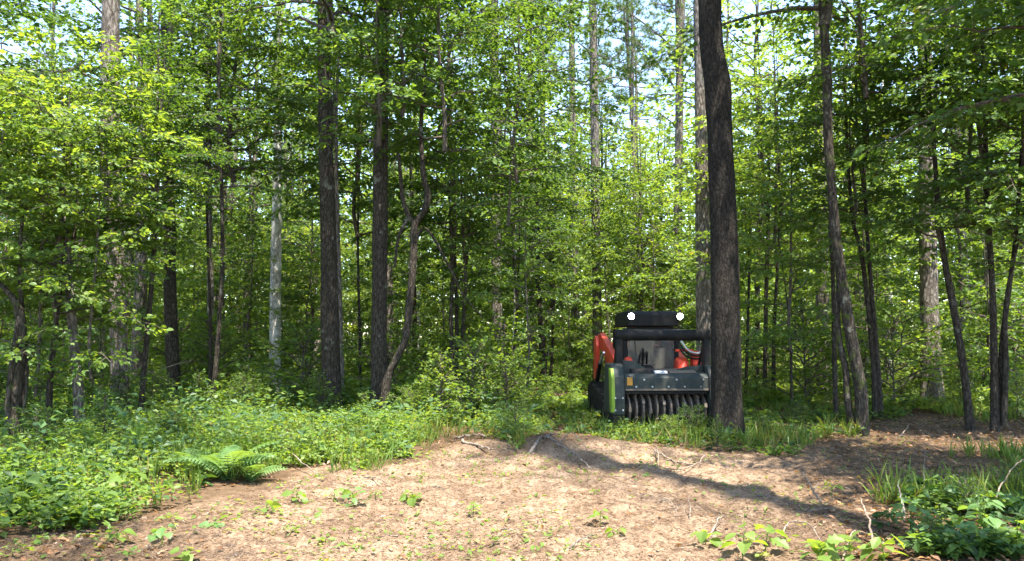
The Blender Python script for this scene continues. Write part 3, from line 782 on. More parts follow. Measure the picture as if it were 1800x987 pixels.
def tall(x, y, px):
    lim = 1.65 + .31 * y if 920 < px < 1220 else 99
    H = 12 + 7 * g.random()
    if H > lim: H = lim
    s = tint_pick(px, y)
    k = ('canopy1', 'canopy2')[int(g.random() * 2)]
    hc = 9.5 if k == 'canopy1' else 11.5
    sc = min(1.1, H * .62 / hc)
    cr = [(k + s, H - hc * sc, sc, g.random() * 6)]
    if H - hc * sc > 4 and g.random() < .6:
        cr.append((('under1', 'under3')[int(g.random() * 2)] + s, H - hc * sc - 2.2, .7, g.random() * 6))
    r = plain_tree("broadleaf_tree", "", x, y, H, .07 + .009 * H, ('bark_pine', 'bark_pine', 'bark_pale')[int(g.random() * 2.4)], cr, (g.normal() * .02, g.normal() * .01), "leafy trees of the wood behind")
    pend(r, "tall leafy tree")
    return True
def pine(x, y, px):
    H = 20 + 5 * g.random()
    r = plain_tree("pine_tree", "", x, y, H, .15 + .08 * g.random(), 'bark_pine', [(('pine1', 'pine2')[int(g.random() * 2)], H - 8.2, 1.0, g.random() * 6)], (g.normal() * .012, 0), "pines of the wood behind", sides=12)
    pend(r, "bare pine trunk")
    return True
def under(x, y, px):
    if (425 < px < 780 and y < 22) or (1360 < px < 1700 and y < 18.5): return False
    H = 5.5 + 3.5 * g.random()
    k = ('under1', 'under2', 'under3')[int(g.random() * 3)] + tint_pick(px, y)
    sc = .7 + .35 * g.random()
    hc = {'under1': 6.6, 'under2': 5.6, 'under3': 7.4}[k[:6]]
    zc = max(1.1, H - hc * sc)
    if 920 < px < 1220 and zc + hc * sc > 1.65 + .31 * y: return False
    r = plain_tree("understory_tree", "", x, y, zc + hc * sc * .5, .022 + .022 * g.random(), ('bark_pine', 'bark_moss')[int(g.random() * 2)], [(k, zc, sc, g.random() * 6)], (g.normal() * .04, g.normal() * .03), "understory trees of the wood behind", step=.3)
    pend(r, "small leafy tree")
    return True
def sapling(x, y, px):
    if (425 < px < 780 and y < 24) or (1230 < px < 1700 and y < 20): return False
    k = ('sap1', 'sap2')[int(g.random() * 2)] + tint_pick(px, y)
    zc, sc = .5 + 1.0 * g.random(), .7 + .5 * g.random()
    r = plain_tree("sapling", "", x, y, zc + 2 * sc, (.010 + .010 * g.random()), 'bark_pine', [(k, zc, sc, g.random() * 6)], (g.normal() * .04, g.normal() * .03), "saplings of the wood behind", cat="sapling", sides=6, step=.25, flare=.1)
    pend(r, "leafy sapling")
    return True
def bush(x, y, px):
    if 1230 < px < 1560 and y < 19: return False
    k = ('shrub1', 'shrub1b', 'shrub2', 'shrub1')[int(g.random() * 4)]
    sc = 1.0 + .9 * g.random()
    r = empty("bush", (x, y, gz(x, y) - .05), g.random() * 6, "", "bush", "bushes between the far trunks")
    w, c = PROTO[k][:2]
    obj("stems", w, r, None, None, sc); obj("foliage", c, r, None, None, sc)
    pend(r, "leafy bush")
    return True
for lab, x, y, H, cr in [("slim pine in the middle of the sky gap, far back", 6.2, 43.0, 24, [('pine2', 13.5, 1.2, .4), ('pine1', 16, 1.0, 2)]),
                         ("slim pine at the left rim of the sky gap, far back", 2.0, 47.0, 24, [('pine1', 13.0, 1.3, .9), ('pine2', 16, 1.0, 3)]),
                         ("slim pine low in the sky gap, farthest back", 8.6, 52.0, 22, [('pine2', 12.0, 1.3, .1)])]:
    plain_tree("pine_tree", lab, x, y, H, .15, 'bark_pine', cr)
def sapling_wide(x, y, px):
    k = ('under1', 'under2', 'sap2')[int(g.random() * 3)] + ('b' if g.random() < .6 else '')
    sc = .5 + .25 * g.random() if k[0] == 'u' else 1.1 + .3 * g.random()
    r = plain_tree("sapling", "", x, y, 2.6, .014, 'bark_pine', [(k, .25, sc, g.random() * 6)], (g.normal() * .03, 0), "wide saplings filling the gaps of the wood", cat="sapling", sides=6, step=.3, flare=.1)
    pend(r, "wide leafy sapling")
    return True
scatter(9, 27, 58, 3.2, pine)
scatter(12, 23, 38, 3.2, tall, -60, 870)
scatter(7, 25, 38, 3.6, tall, 1260, 1860)
scatter(14, 38, 62, 3.8, tall)
scatter(46, 19, 50, 2.2, under)
scatter(70, 16.5, 46, 1.2, sapling)
scatter(44, 24, 40, 1.0, sapling_wide)
scatter(40, 17, 40, .9, bush)
scatter(7, 15.5, 21, 2.0, under, -40, 430)
scatter(6, 17, 22, 1.5, under, 1330, 1840)

# the far wood, one mass
def far_wood():
    gg = np.random.default_rng(77)
    P, T = [], MB()
    for k in range(300):
        y = 56 + 36 * gg.random(); px = -500 + 2800 * gg.random(); x = (px - 900) / FPX * y
        H = 13 + 9 * gg.random()
        if 910 < px < 1230: H = min(H, 1.65 + (.24 + .09 * gg.random()) * y)
        z0 = gz(x, y)
        T.tube([(x, y, z0 - .2), (x + gg.normal() * .3, y, z0 + H * .5), (x, y, z0 + H * .9)], [.16, .11, .03], 6, cap=False)
        n = 620
        u = gg.random(n)
        cz = z0 + .6 + (H - .6) * u
        rr = 3.0 * (.55 + .45 * np.sin(np.pi * np.clip(u, 0, 1))) * np.sqrt(gg.random(n))
        aa = gg.random(n) * 6.283
        c = np.stack([x + rr * np.cos(aa), y + rr * np.sin(aa), cz], -1)
        keep = vnoise(c[:, 0] * .6, c[:, 1] * .6, c[:, 2] * .9) > .36
        P.append(c[keep])
    yl = 52 + 12 * gg.random(26000); pl = -500 + 2800 * gg.random(26000)
    zl = height((pl - 900) / FPX * yl, yl) + 6.5 * gg.random(26000) ** 1.3
    P.append(np.stack([(pl - 900) / FPX * yl, yl, zl], -1))
    p = np.concatenate(P); N = len(p)
    d = rand_dirs(N, -.5, .3, gg); n = np.stack([gg.normal(size=N) * .6, gg.normal(size=N) * .6, np.ones(N)], -1)
    l = .34 + .3 * gg.random(N)
    V, F = leaves(p, d, n, l, l * .7, False)
    m = mesh_np("far_wood", V, [F], M['leaf_bright'], np.repeat(np.clip(.4 + .2 * gg.normal(size=N), 0, 1), 2))
    tag(obj("far_woods", m), "distant sunlit wood closing the view behind all the trunks", kind="stuff")
    tag(obj("far_trunks_woods", T.build("far_trunks", M['bark_dark'])), "thin far trunks inside the distant wood", kind="stuff")
far_wood()
settle()

# ------------------------------------------------------------------ shrubs at the edge of the clearing
def shrub(px, py, key, sc, label, turn=0.0, name="shrub", tilt=0.0):
    x, y = on_ground(px, py)
    root = empty(name, (x, y, gz(x, y) - .04), turn, label, "shrub", "shrubs along the edge of the clearing")
    w, c = PROTO[key][:2]
    obj("stems", w, root, None, (tilt, 0, 0), sc); obj("foliage", c, root, None, (tilt, 0, 0), sc)
    return root
SHRUBS = [
    (830, 744, 'shrub1b', 1.2, "bright yellow-green bush midway between the crooked tree and the machine"),
    (775, 752, 'shrub2b', .95, "leafy bush just left of the brightest yellow-green bush"),
    (890, 748, 'shrub1b', .95, "low bush just right of the brightest yellow-green bush"),
    (720, 748, 'shrub1', .75, "low bush at the right foot of the crooked tree"),
    (640, 752, 'shrub2', .60, "small bush in front of the two dark straight trunks"),
    (560, 738, 'shrub2', .95, "tall weedy bush at the left foot of the lichen-patched trunk"),
    (538, 722, 'shrub1p', .85, "pale bush with a sun patch painted into its leaves, left of the lichen-patched trunk"),
    (430, 735, 'shrub1', .95, "leafy bush in front of the slim sunlit pale trunk"),
    (350, 738, 'shrub2', .95, "bush between the half hidden dark trunk and the sunlit pale trunk"),
    (265, 742, 'shrub1', 1.05, "dense bush right of the big pine's foot"),
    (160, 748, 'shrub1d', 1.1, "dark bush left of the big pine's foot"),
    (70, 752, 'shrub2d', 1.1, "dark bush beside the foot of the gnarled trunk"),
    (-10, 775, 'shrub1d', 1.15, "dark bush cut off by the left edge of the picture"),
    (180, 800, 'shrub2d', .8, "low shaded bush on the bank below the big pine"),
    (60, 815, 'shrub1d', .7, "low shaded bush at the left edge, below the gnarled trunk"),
    (300, 790, 'shrub1', .6, "low bush on the bank behind the fern"),
    (905, 790, 'shrub1', .42, "small bush on the ridge of earth at the clearing's far edge"),
    (985, 720, 'shrub1', .55, "small bush left of the machine's track"),
    (1215, 768, 'shrub1d', .55, "dark bush growing before the machine's rotor"),
    (1262, 792, 'shrub2d', .5, "dark bush at the foot of the thick dark trunk"),
    (1180, 775, 'shrub1', .32, "small bright weed below the machine's rotor"),
    (1340, 765, 'shrub1d', .42, "dark low bush right of the thick dark trunk"),
    (1400, 745, 'shrub1d', .5, "dark low bush left of the mossy leaning tree"),
    (1330, 715, 'shrub1b', .5, "sunlit low bush behind the very thin sapling"),
    (1585, 715, 'shrub1', .6, "bush left of the stout sunlit pine's foot"),
    (1690, 728, 'shrub1b', .6, "sunlit bush right of the stout sunlit pine's foot"),
    (1790, 740, 'shrub1', .7, "bush by the thin stems at the right edge"),
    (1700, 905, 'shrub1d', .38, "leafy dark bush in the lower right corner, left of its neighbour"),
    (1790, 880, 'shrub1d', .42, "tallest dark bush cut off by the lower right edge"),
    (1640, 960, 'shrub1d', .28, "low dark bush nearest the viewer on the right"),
    (1000, 690, 'shrub1', .7, "dark evergreen bush far back, left of the machine"),
    (1060, 685, 'shrub2', .6, "far bush hidden behind the machine's raised arm"),
]
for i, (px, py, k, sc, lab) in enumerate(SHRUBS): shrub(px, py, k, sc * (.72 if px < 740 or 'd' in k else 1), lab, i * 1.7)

# ------------------------------------------------------------------ ground cover
edge = lambda sdv, w=.35: np.clip((sdv + .1) / w, 0, 1)
ragged = lambda x, y, s: s + 1.5 * (vnoise(x * 1.1 + 7, y * 1.1, 9) - .5) + .5 * (vnoise(x * 3.3, y * 3.3, 2) - .5)
def cover(name, label, mat, N, seed, zone, lsize=(.045, .085), hs=1.0, yr=(6.2, 30, 1.5)):
    gg = np.random.default_rng(seed)
    N = int(N * 1.35); y = yr[0] + yr[1] * gg.random(N * 3) ** yr[2]
    px = -400 + 2600 * gg.random(N * 3)
    x = (px - 900) / FPX * y
    sdv = ragged(x, y, clear_sd(x, y))
    den = zone(x, y, px, sdv) * (.12 + 1.0 * np.clip(vnoise(x * 1.1, y * 1.1, 11) * 2.4 - .75, 0, 1))
    k = gg.random(len(x)) < den
    x, y, px, sdv = (q[k][:N] for q in (x, y, px, sdv))
    n = len(x)
    left = np.clip((980 - px) / 200, 0, 1)
    h = (.07 + .09 * gg.random(n) + left * (.05 + .27 * gg.random(n) ** 1.6) * np.clip((sdv + .15) / 1.2, .25, 1)) * (.35 + 1.3 * vnoise(x * .9, y * .9, 4)) * hs
    z = height(x, y)
    lean = gg.normal(size=(n, 2)) * .22
    k = 13
    u = .25 + .75 * gg.random((n, k))
    a = gg.random((n, k)) * 6.283
    sp = (.03 + .28 * h[:, None]) * gg.random((n, k))
    p = np.stack([x[:, None] + lean[:, :1] * h[:, None] * u + sp * np.cos(a), y[:, None] + lean[:, 1:] * h[:, None] * u + sp * np.sin(a), z[:, None] + h[:, None] * u], -1)
    d = np.stack([np.cos(a), np.sin(a), gg.normal(size=(n, k)) * .35], -1)
    nn = np.stack([gg.normal(size=(n, k)) * .5, gg.normal(size=(n, k)) * .5, np.ones((n, k))], -1)
    l = (lsize[0] + (lsize[1] - lsize[0]) * gg.random((n, k))) * (.75 + .6 * gg.random((n, 1)))
    V, F = leaves(p.reshape(-1, 3), d.reshape(-1, 3), nn.reshape(-1, 3), l.ravel(), l.ravel() * .6, False)
    tint = np.repeat(np.clip(.45 + .12 * gg.normal(size=n * k) + np.repeat(.14 * gg.normal(size=n), k), 0, 1), 2)
    b = np.stack([x, y, z - .02], -1); t = np.stack([x + lean[:, 0] * h, y + lean[:, 1] * h, z + h], -1)
    o = np.array([[.003, 0, 0], [-.0015, .0026, 0], [-.0015, -.0026, 0]])
    SV = np.concatenate([b[:, None] + o, t[:, None] + o * .5], 1).reshape(-1, 3)
    q = np.arange(n)[:, None] * 6 + len(V)
    SF = np.concatenate([q + [0, 1, 4, 3], q + [1, 2, 5, 4], q + [2, 0, 3, 5]], 1).reshape(-1, 4)
    m = mesh_np(name, np.concatenate([V, SV]), [F, SF], M[mat], np.concatenate([tint, np.full(len(SF), .3)]))
    return tag(obj(name, m), label, kind="stuff")
cover("undergrowth", "bright green knee-high undergrowth covering the bank", 'herb', 8600, 1,
      lambda x, y, px, s: edge(s) * np.clip((1180 - px) / 160, .22, 1) * np.where((px > 960) & (px < 1080) & (y > 14), .4, 1))
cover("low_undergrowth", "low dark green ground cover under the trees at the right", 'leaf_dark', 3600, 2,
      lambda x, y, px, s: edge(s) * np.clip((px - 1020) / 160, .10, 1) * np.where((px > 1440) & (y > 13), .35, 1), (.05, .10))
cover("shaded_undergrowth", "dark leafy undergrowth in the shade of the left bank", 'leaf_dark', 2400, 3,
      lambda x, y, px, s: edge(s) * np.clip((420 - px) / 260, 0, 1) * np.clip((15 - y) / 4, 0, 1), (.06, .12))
cover("corner_undergrowth", "lush green ground cover filling the lower right corner", 'broad', 1500, 4,
      lambda x, y, px, s: edge(s, .25) * np.clip((px - 1480) / 100, 0, 1) * np.clip((11.5 - y) / 2, 0, 1), (.06, .12), 1.15)
cover("far_undergrowth", "far green undergrowth between the trunks of the wood", 'herb', 7000, 6,
      lambda x, y, px, s: np.clip((y - 16) / 3, 0, 1) * np.where(px > 1250, .6, 1.0) * edge(s, 2.0), (.10, .19), 1.9, (16, 40, 1.2))
cover("clearing_seedlings_weeds", "scattered small green weeds sprouting through the mulch", 'herb', 900, 5,
      lambda x, y, px, s: .16 * np.clip(-s / .2, 0, 1) * np.clip(vnoise(x * .9 + 4, y * .9, 3) * 3 - 1.35 + 1.2 * np.clip((520 - px) / 300, 0, 1), 0, 1) * np.clip((1480 - px) / 100, .2, 1), (.025, .07), .5)

cover("tall_weeds", "taller broad-leaved weeds standing out of the undergrowth", 'leaf_blue', 620, 8,
      lambda x, y, px, s: edge(s, 1.0) * np.clip((1150 - px) / 200, .12, 1), (.07, .15), 1.7, (8, 14, 1.1))
cover("yellowing_weeds", "scattered yellowish weeds among the undergrowth", 'leaf_bright', 700, 9,
      lambda x, y, px, s: edge(s, .8) * np.clip((1150 - px) / 200, .12, 1), (.03, .06), 1.5, (8, 14, 1.1))
def grass(name, label, N, seed):
    gg = np.random.default_rng(seed)
    y = 8 + 14 * gg.random(N * 3); px = -60 + 1920 * gg.random(N * 3); x = (px - 900) / FPX * y
    sv_ = ragged(x, y, clear_sd(x, y))
    k = gg.random(N * 3) < edge(sv_ + .2) * np.clip(vnoise(x * .6, y * .6, 21) * 2.4 - .8, 0, 1)
    x, y = x[k][:N], y[k][:N]; n = len(x); b = 9
    x = (x[:, None] + gg.normal(size=(n, b)) * .03).ravel(); y = (y[:, None] + gg.normal(size=(n, b)) * .03).ravel()
    p = np.stack([x, y, height(x, y)], -1)
    d = np.stack([gg.normal(size=n * b) * .4, gg.normal(size=n * b) * .4, np.ones(n * b)], -1)
    nn = rand_dirs(n * b, -.2, .2, gg)
    l = .14 + .26 * gg.random(n * b)
    V, F = leaves(p, d, nn, l, np.full(n * b, .009), False)
    tag(obj(name, mesh_np(name, V, [F], M['herb'], np.repeat(np.clip(.6 + .3 * gg.normal(size=n * b), 0, 1), 2))), label, kind="stuff")
grass("grass", "thin grass blades mixed into the bank's undergrowth", 1500, 31)

# ------------------------------------------------------------------ litter on the ground
def litter(name, label, mat, N, seed, where, ln, wd, lift=.012, tilt=.25, curl=True):
    gg = np.random.default_rng(seed)
    y = 4.8 + 16 * gg.random(N * 4) ** 1.3; px = -80 + 1960 * gg.random(N * 4); x = (px - 900) / FPX * y
    k = gg.random(len(x)) < where(x, y, px, clear_sd(x, y))
    x, y = x[k][:N], y[k][:N]; n = len(x)
    s = clear_sd(x, y); ins = np.clip(-s / .5, 0, 1)
    z = height(x, y) + ins * .10 * (vnoise(x * 3.6, y * 3.6, 1) - .5) + ins * .055 * (vnoise(x * 9, y * 9, 4) - .5) + lift * (.3 + gg.random(n))
    a = gg.random(n) * 6.283
    d = np.stack([np.cos(a), np.sin(a), gg.normal(size=n) * tilt], -1)
    nn = np.stack([gg.normal(size=n) * .4, gg.normal(size=n) * .4, np.ones(n)], -1)
    l = ln[0] + (ln[1] - ln[0]) * gg.random(n); w = wd[0] + (wd[1] - wd[0]) * gg.random(n)
    V, F = leaves(np.stack([x, y, z], -1), d, nn, l, w, False)
    m = mesh_np(name, V, [F], M[mat], np.repeat(np.clip(.45 + .25 * gg.normal(size=n), 0, 1), 2))
    return tag(obj(name, m), label, kind="stuff")
litter("pine_straw_litter", "tan pine straw and shredded wood strewn over the clearing", 'straw', 64000, 11, lambda x, y, px, s: np.clip(-s / .3 + .25, 0, 1), (.03, .11), (.002, .006), .014)
litter("wood_chip_litter", "shredded wood chips on the mulched clearing", 'straw', 5000, 12, lambda x, y, px, s: np.clip(-s / .3 + .2, 0, 1), (.02, .055), (.008, .02), .014, .3)
litter("dry_leaf_litter", "brown dry leaves lying about the forest floor", 'dry', 11000, 13, lambda x, y, px, s: np.clip(.35 + s, .05, 1) * np.clip((px - 300) / 800, .3, 1) + .5 * np.clip((450 - px) / 300, 0, 1) * np.clip(-s, 0, 1) + .8 * np.clip((px - 1380) / 150, 0, 1), (.04, .10), (.03, .06), .02, .35)
litter("chopped_leaf_litter", "chopped green leaves scattered over the mulch", 'herb', 3600, 14, lambda x, y, px, s: np.clip(-s / .3 + .1, 0, 1) * np.clip(vnoise(x * .8 + 4, y * .8, 3) * 2.6 - .9, .03, 1), (.03, .085), (.02, .05), .02, .4)

# ------------------------------------------------------------------ single plants with their own leaves
def leaf_blade(name, L, W, shape, mat, bend=.25, fold=.18):
    us = np.linspace(0, 1, 7)
    if shape == 'heart': hw = np.array([.10, .46, .52, .45, .33, .17, .0])
    elif shape == 'oval': hw = np.array([.03, .28, .45, .50, .42, .24, .0])
    else: hw = np.array([.04, .34, .26, .52, .22, .20, .0])
    V, F = [], []
    for u, h in zip(us, hw):
        zc = -bend * L * u ** 2
        V += [(u * L, -h * W, zc + fold * h * W), (u * L, 0, zc), (u * L, h * W, zc + fold * h * W)]
    for i in range(6):
        b = i * 3
        F += [(b, b + 3, b + 4, b + 1), (b + 1, b + 4, b + 5, b + 2)]
    return mesh_np(name, V, [F], mat, np.full(12, .5), smooth=False)
BLADES = [leaf_blade("leaf", 1, .95, 'heart', M['broad']), leaf_blade("leaf", 1, .62, 'oval', M['broad']), leaf_blade("leaf", 1, .95, 'lobed', M['broad'], .2)]
BLADES_B = []
for b in BLADES:
    c = b.copy(); c.materials.clear(); c.materials.append(M['leaf_bright']); BLADES_B.append(c)

def leafy_plant(px, py, H, n, ls, label, shape=0, bright=False, spread=.35, seed=0):
    gg = np.random.default_rng(500 + seed)
    x, y = on_ground(px, py)
    root = empty("broadleaf_plant", (x, y, gz(x, y) - .01), 0, label, "plant", "broad-leaved plants near the viewer")
    st = MB()
    blades = BLADES_B if bright else BLADES
    nst = max(1, n // 7)
    for k in range(nst):
        a = gg.random() * 6.283; ln = spread * H * (.2 + gg.random()) * (1 if nst > 1 else .3)
        t = np.linspace(0, 1, 5)
        hk = H * (.65 + .4 * gg.random())
        P = np.stack([ln * math.cos(a) * t ** 1.5, ln * math.sin(a) * t ** 1.5, hk * t - .02], -1)
        st.tube(P, np.linspace(.006, .003, 5), 5)
        m = n // nst
        for j in range(m):
            u = .35 + .65 * (j + .5) / m
            q = np.array([np.interp(u, t, P[:, c]) for c in range(3)])
            az = a + j * 2.4 + gg.normal() * .4
            l = ls * (.65 + .6 * gg.random()) * (1.05 - .3 * u)
            pe = .25 * l + .2 * ls
            up = .5 + .4 * gg.normal() * .5
            e = q + pe * np.array([math.cos(az), math.sin(az), up])
            st.tube([q, (q + e) / 2 + [0, 0, .1 * pe], e], [.003, .0024, .002], 4)
            obj("leaf", blades[(shape + (j % 5 == 4)) % 3], root, e, (gg.normal() * .35, .12 + .3 * gg.normal(), az + gg.normal() * .25), l)
    obj("stem", st.build("stem", M['herb']), root)
    return root
PL = [
    (30, 925, .42, 16, .15, "big-leaved green plant in the lower left corner", 0, True),
    (85, 905, .34, 12, .13, "leafy plant right beside the big-leaved plant in the lower left corner", 1, True),
    (215, 888, .38, 14, .16, "light green broad-leaved plant at the foot of the left bank", 2, True),
    (165, 893, .24, 8, .12, "small plant left of the light green one at the foot of the left bank", 1, True),
    (250, 800, .45, 9, .19, "large pale-leaved plant standing in the shaded left bank", 0, False),
    (110, 835, .34, 8, .17, "broad pale-leaved plant in the dark undergrowth at the left", 0, False),
    (185, 770, .5, 9, .17, "pale broad-leaved plant below the big pine in the shade", 0, False),
    (285, 952, .16, 6, .13, "low dark-leaved plant in the mulch at the lower left", 0, False),
    (205, 955, .14, 6, .12, "flat broad-leaved seedling near the bottom left edge", 0, True),
    (325, 985, .15, 6, .12, "seedling cut off by the bottom edge, left of the clearing", 0, True),
    (470, 905, .20, 8, .12, "pale green weed where the fern bank meets the mulch", 2, True),
    (520, 885, .20, 8, .11, "sunlit weed right of the pale green weed by the mulch", 1, True),
    (375, 930, .14, 6, .10, "lone small weed on the mulch below the fern", 0, False),
    (588, 884, .20, 8, .10, "sunlit weed at the left end of the row on the mulch", 1, True),
    (622, 888, .25, 10, .11, "darkest green weed in the row on the mulch", 2, False),
    (660, 880, .13, 5, .09, "short weed right of the darkest weed on the mulch", 1, False),
    (722, 882, .22, 8, .11, "pale upright weed standing alone in the middle of the mulch", 0, True),
    (832, 895, .14, 6, .09, "small weed right of the pale upright weed on the mulch", 2, True),
    (945, 878, .12, 5, .08, "tiny weed in the middle of the clearing", 1, True),
    (1055, 915, .16, 6, .10, "pale weed just left of the long trunk shadow", 0, True),
    (1085, 940, .13, 5, .11, "flat pale weed below the long trunk shadow's middle", 0, True),
    (1240, 955, .18, 6, .12, "sunlit weed on the mulch near the lower right", 0, True),
    (1305, 972, .22, 7, .14, "round-leaved weed beside the end of the trunk shadow", 0, True),
    (1345, 962, .26, 8, .14, "upright leafy weed right of the round-leaved weed", 2, True),
    (1462, 875, .22, 4, .13, "thin-stemmed seedling with round leaves at the shadow's rim", 0, True),
    (1440, 985, .28, 12, .15, "big bright plant at the bottom edge, right of the clearing", 2, True),
    (1495, 975, .30, 12, .14, "bright leafy plant left of the lower right thicket", 2, True),
    (1555, 985, .30, 12, .15, "bright plant at the bottom edge before the lower right thicket", 1, True),
    (1600, 940, .34, 12, .15, "dark leafy plant at the left rim of the lower right thicket", 1, False),
    (1660, 900, .34, 12, .16, "broad-leaved plant in the middle of the lower right thicket", 0, False),
    (1735, 955, .36, 14, .16, "glossy broad plant in the lower right corner", 1, False),
    (1790, 975, .34, 14, .14, "yellowish-green plant in the extreme lower right corner", 2, True),
    (1780, 880, .36, 12, .16, "leafy plant cut by the right edge, above the corner plants", 0, False),
]
for i, a in enumerate(PL): leafy_plant(*a, seed=i)

def frond_mesh():
    V, F = [], []
    n = 15
    for i in range(n):
        u = i / (n - 1)
        c = np.array([u, 0, .55 * u - .62 * u * u])
        L = .30 * math.sin(math.pi * (.12 + .86 * u)) ** .8 + .015
        for s in (-1, 1):
            b = len(V)
            d = np.array([.35, s, -.12]); d /= np.linalg.norm(d)
            V += [c + [-.025, 0, 0], c + L * .55 * d + [-.028, 0, .015], c + L * d + [0, 0, -.03], c + L * .5 * d + [.034, 0, 0], c + [.022, 0, 0]]
            F.append((b, b + 1, b + 2, b + 3, b + 4) if s < 0 else (b + 4, b + 3, b + 2, b + 1, b))
    me = MB(); me.add(V, F)
    t = np.linspace(0, 1, 7)
    me.tube(np.stack([t, 0 * t, .55 * t - .62 * t * t - .004], -1), np.linspace(.009, .003, 7), 4)
    return me.build("frond", M['broad'])
FROND = frond_mesh()
def fern(px, py, L, n, label, seed):
    gg = np.random.default_rng(seed)
    x, y = on_ground(px, py)
    root = empty("fern", (x, y, gz(x, y)), 0, label, "fern", "ferns on the left bank")
    for k in range(n):
        obj("frond", FROND, root, (0, 0, .02), (gg.normal() * .15, -.25 - .45 * gg.random(), k * 6.283 / n + gg.normal() * .2), L * (.8 + .35 * gg.random()))
fern(398, 846, .62, 10, "largest pale sunlit fern at the edge of the mulch on the left", 1)
fern(345, 838, .52, 9, "sunlit fern left of the largest pale fern", 2)
fern(440, 850, .42, 8, "small fern right of the largest pale fern", 3)

# ------------------------------------------------------------------ fallen branches and sticks
def stick(label, pts, r, mat='dead_wood', forks=(), name="fallen_branch", cat="branch"):
    """pts: (px, py of the ground below, height above ground)"""
    W = []
    for px, py, h in pts:
        x, y = on_ground(px, py); W.append(np.array([x, y, gz(x, y) + h]))
    b = W[0].copy(); P = np.array(W) - b
    P = catmull(P, max(6, 5 * len(P)))
    P += np.random.default_rng(len(label)).normal(size=P.shape) * r * .5
    m = MB(); m.tube(P, np.linspace(r, r * .45, len(P)), 7)
    for f in forks:
        Q = []
        for px, py, h in f:
            x, y = on_ground(px, py); Q.append(np.array([x, y, gz(x, y) + h]) - b)
        Q = catmull(np.array(Q), 7)
        m.tube(Q, np.linspace(r * .7, r * .25, 7), 5)
    root = obj(name, m.build(name, M[mat], True), None, b)
    return tag(root, label, cat, "fallen branches and sticks")
stick("pale stick leaning upright out of the mulch, right of the long trunk shadow", [(1444,888,.02),(1428,885,.16),(1412,880,.30)], .013, forks=[[(1430,886,.14),(1440,882,.2)]])
stick("pale stick rising from the weeds at the lower right", [(1538,965,.0),(1528,955,.17),(1514,945,.30)], .012)
stick("grey forked branch lying at the edge of the mulch before the thick dark trunk", [(1150,806,.06),(1185,816,.05),(1222,824,.06),(1240,818,.16)], .014, 'dead_wood', [[(1222,824,.06),(1195,832,.04),(1165,834,.03)], [(1180,815,.05),(1200,828,.03)]])
stick("thin pale twig propped before the grey forked branch", [(1155,805,.08),(1158,822,.05),(1154,840,.02)], .009)
stick("short grey log lying on the ridge of earth at the clearing's far edge", [(812,796,.03),(840,800,.05),(868,803,.04)], .025, 'dead_wood', name="fallen_log", cat="log")
stick("second grey log lying behind the first on the ridge of earth", [(800,790,.05),(830,791,.07),(858,792,.06)], .02, 'dead_wood', name="fallen_log", cat="log")
stick("pale log end poking out of the ridge left of the long trunk shadow", [(932,806,.05),(950,800,.10),(972,800,.07)], .028, 'grey_wood', name="fallen_log", cat="log")
stick("dark root sprawling over the earth ridge near the shadow's far end", [(960,800,.10),(990,806,.10),(1015,812,.06),(1040,826,.02)], .016, 'grey_wood', [[(985,804,.1),(1005,800,.12),(1030,806,.05)]], "exposed_root", "root")
stick("pale stick lying slantwise in the left undergrowth above the mulch", [(488,812,.22),(520,828,.15),(556,843,.04)], .012)
stick("bare dead branch stretching out over the bushes right of the big pine", [(222,730,.95),(260,728,.98),(300,726,1.1),(338,724,1.25)], .016, forks=[[(262,728,.98),(285,730,.85),(308,735,.72)], [(300,726,1.1),(318,720,1.2),(345,718,1.22)]])
stick("bent pale twig standing at the lower rim of the long trunk shadow", [(1212,918,.0),(1214,915,.12),(1210,912,.22)], .008)
stick("looping thin twig at the lower rim of the long trunk shadow", [(1160,890,.06),(1175,897,.12),(1192,908,.03)], .008, forks=[[(1188,906,.04),(1196,903,.12),(1203,910,.08),(1206,918,.0)]])
stick("pale stick pointing up from the mulch below the long trunk shadow", [(1246,945,.0),(1258,937,.08),(1270,928,.12)], .010)
stick("thin dark stick standing at the rim of the lower right thicket", [(1590,916,.0),(1586,905,.14),(1580,900,.26)], .012, 'grey_wood')
stick("long thin stalk arching out of the lower right thicket to the right edge", [(1742,905,.05),(1765,890,.22),(1790,885,.40),(1815,885,.48)], .009)
stick("thin leafless stalk upright in the right thicket", [(1628,868,.0),(1625,866,.2),(1629,862,.42)], .008, 'grey_wood')
stick("short pale stick on the sunlit soil by the mossy leaning tree", [(1580,766,.02),(1590,763,.08),(1598,758,.16)], .014)
stick("arching dry cane at the bottom edge left of the bright plants", [(1365,945,.0),(1390,935,.14),(1425,945,.16),(1450,965,.05)], .008)
stick("second dry cane crossing the first at the lower right", [(1480,975,.0),(1500,955,.10),(1530,960,.08)], .008)
for i, (px, py, dx, dy, lab) in enumerate([
        (980, 872, 60, 4, "faint straight twig lying across the middle of the clearing"),
        (760, 858, 30, 14, "short reddish twig on the mulch near the ridge"),
        (700, 935, -50, 12, "straight twig on the mulch nearest the viewer"),
        (1000, 955, 44, -18, "slanted twig lying at the bottom middle of the clearing"),
        (880, 925, 36, 12, "little twig right of the bottom middle weeds"),
        (1330, 880, 60, 12, "twig lying in the sun between the two shadows"),
        (1420, 905, 55, -8, "pale twig at the right end of the trunk shadow"),
        (640, 842, 40, 10, "twig at the upper left rim of the mulch"),
        (1080, 842, 40, 12, "twig along the upper rim of the trunk shadow")]):
    stick(lab, [(px, py, .02), (px + dx * .5, py + dy * .4, .045), (px + dx, py + dy, .02)], .008, ('dead_wood', 'grey_wood')[i % 2])

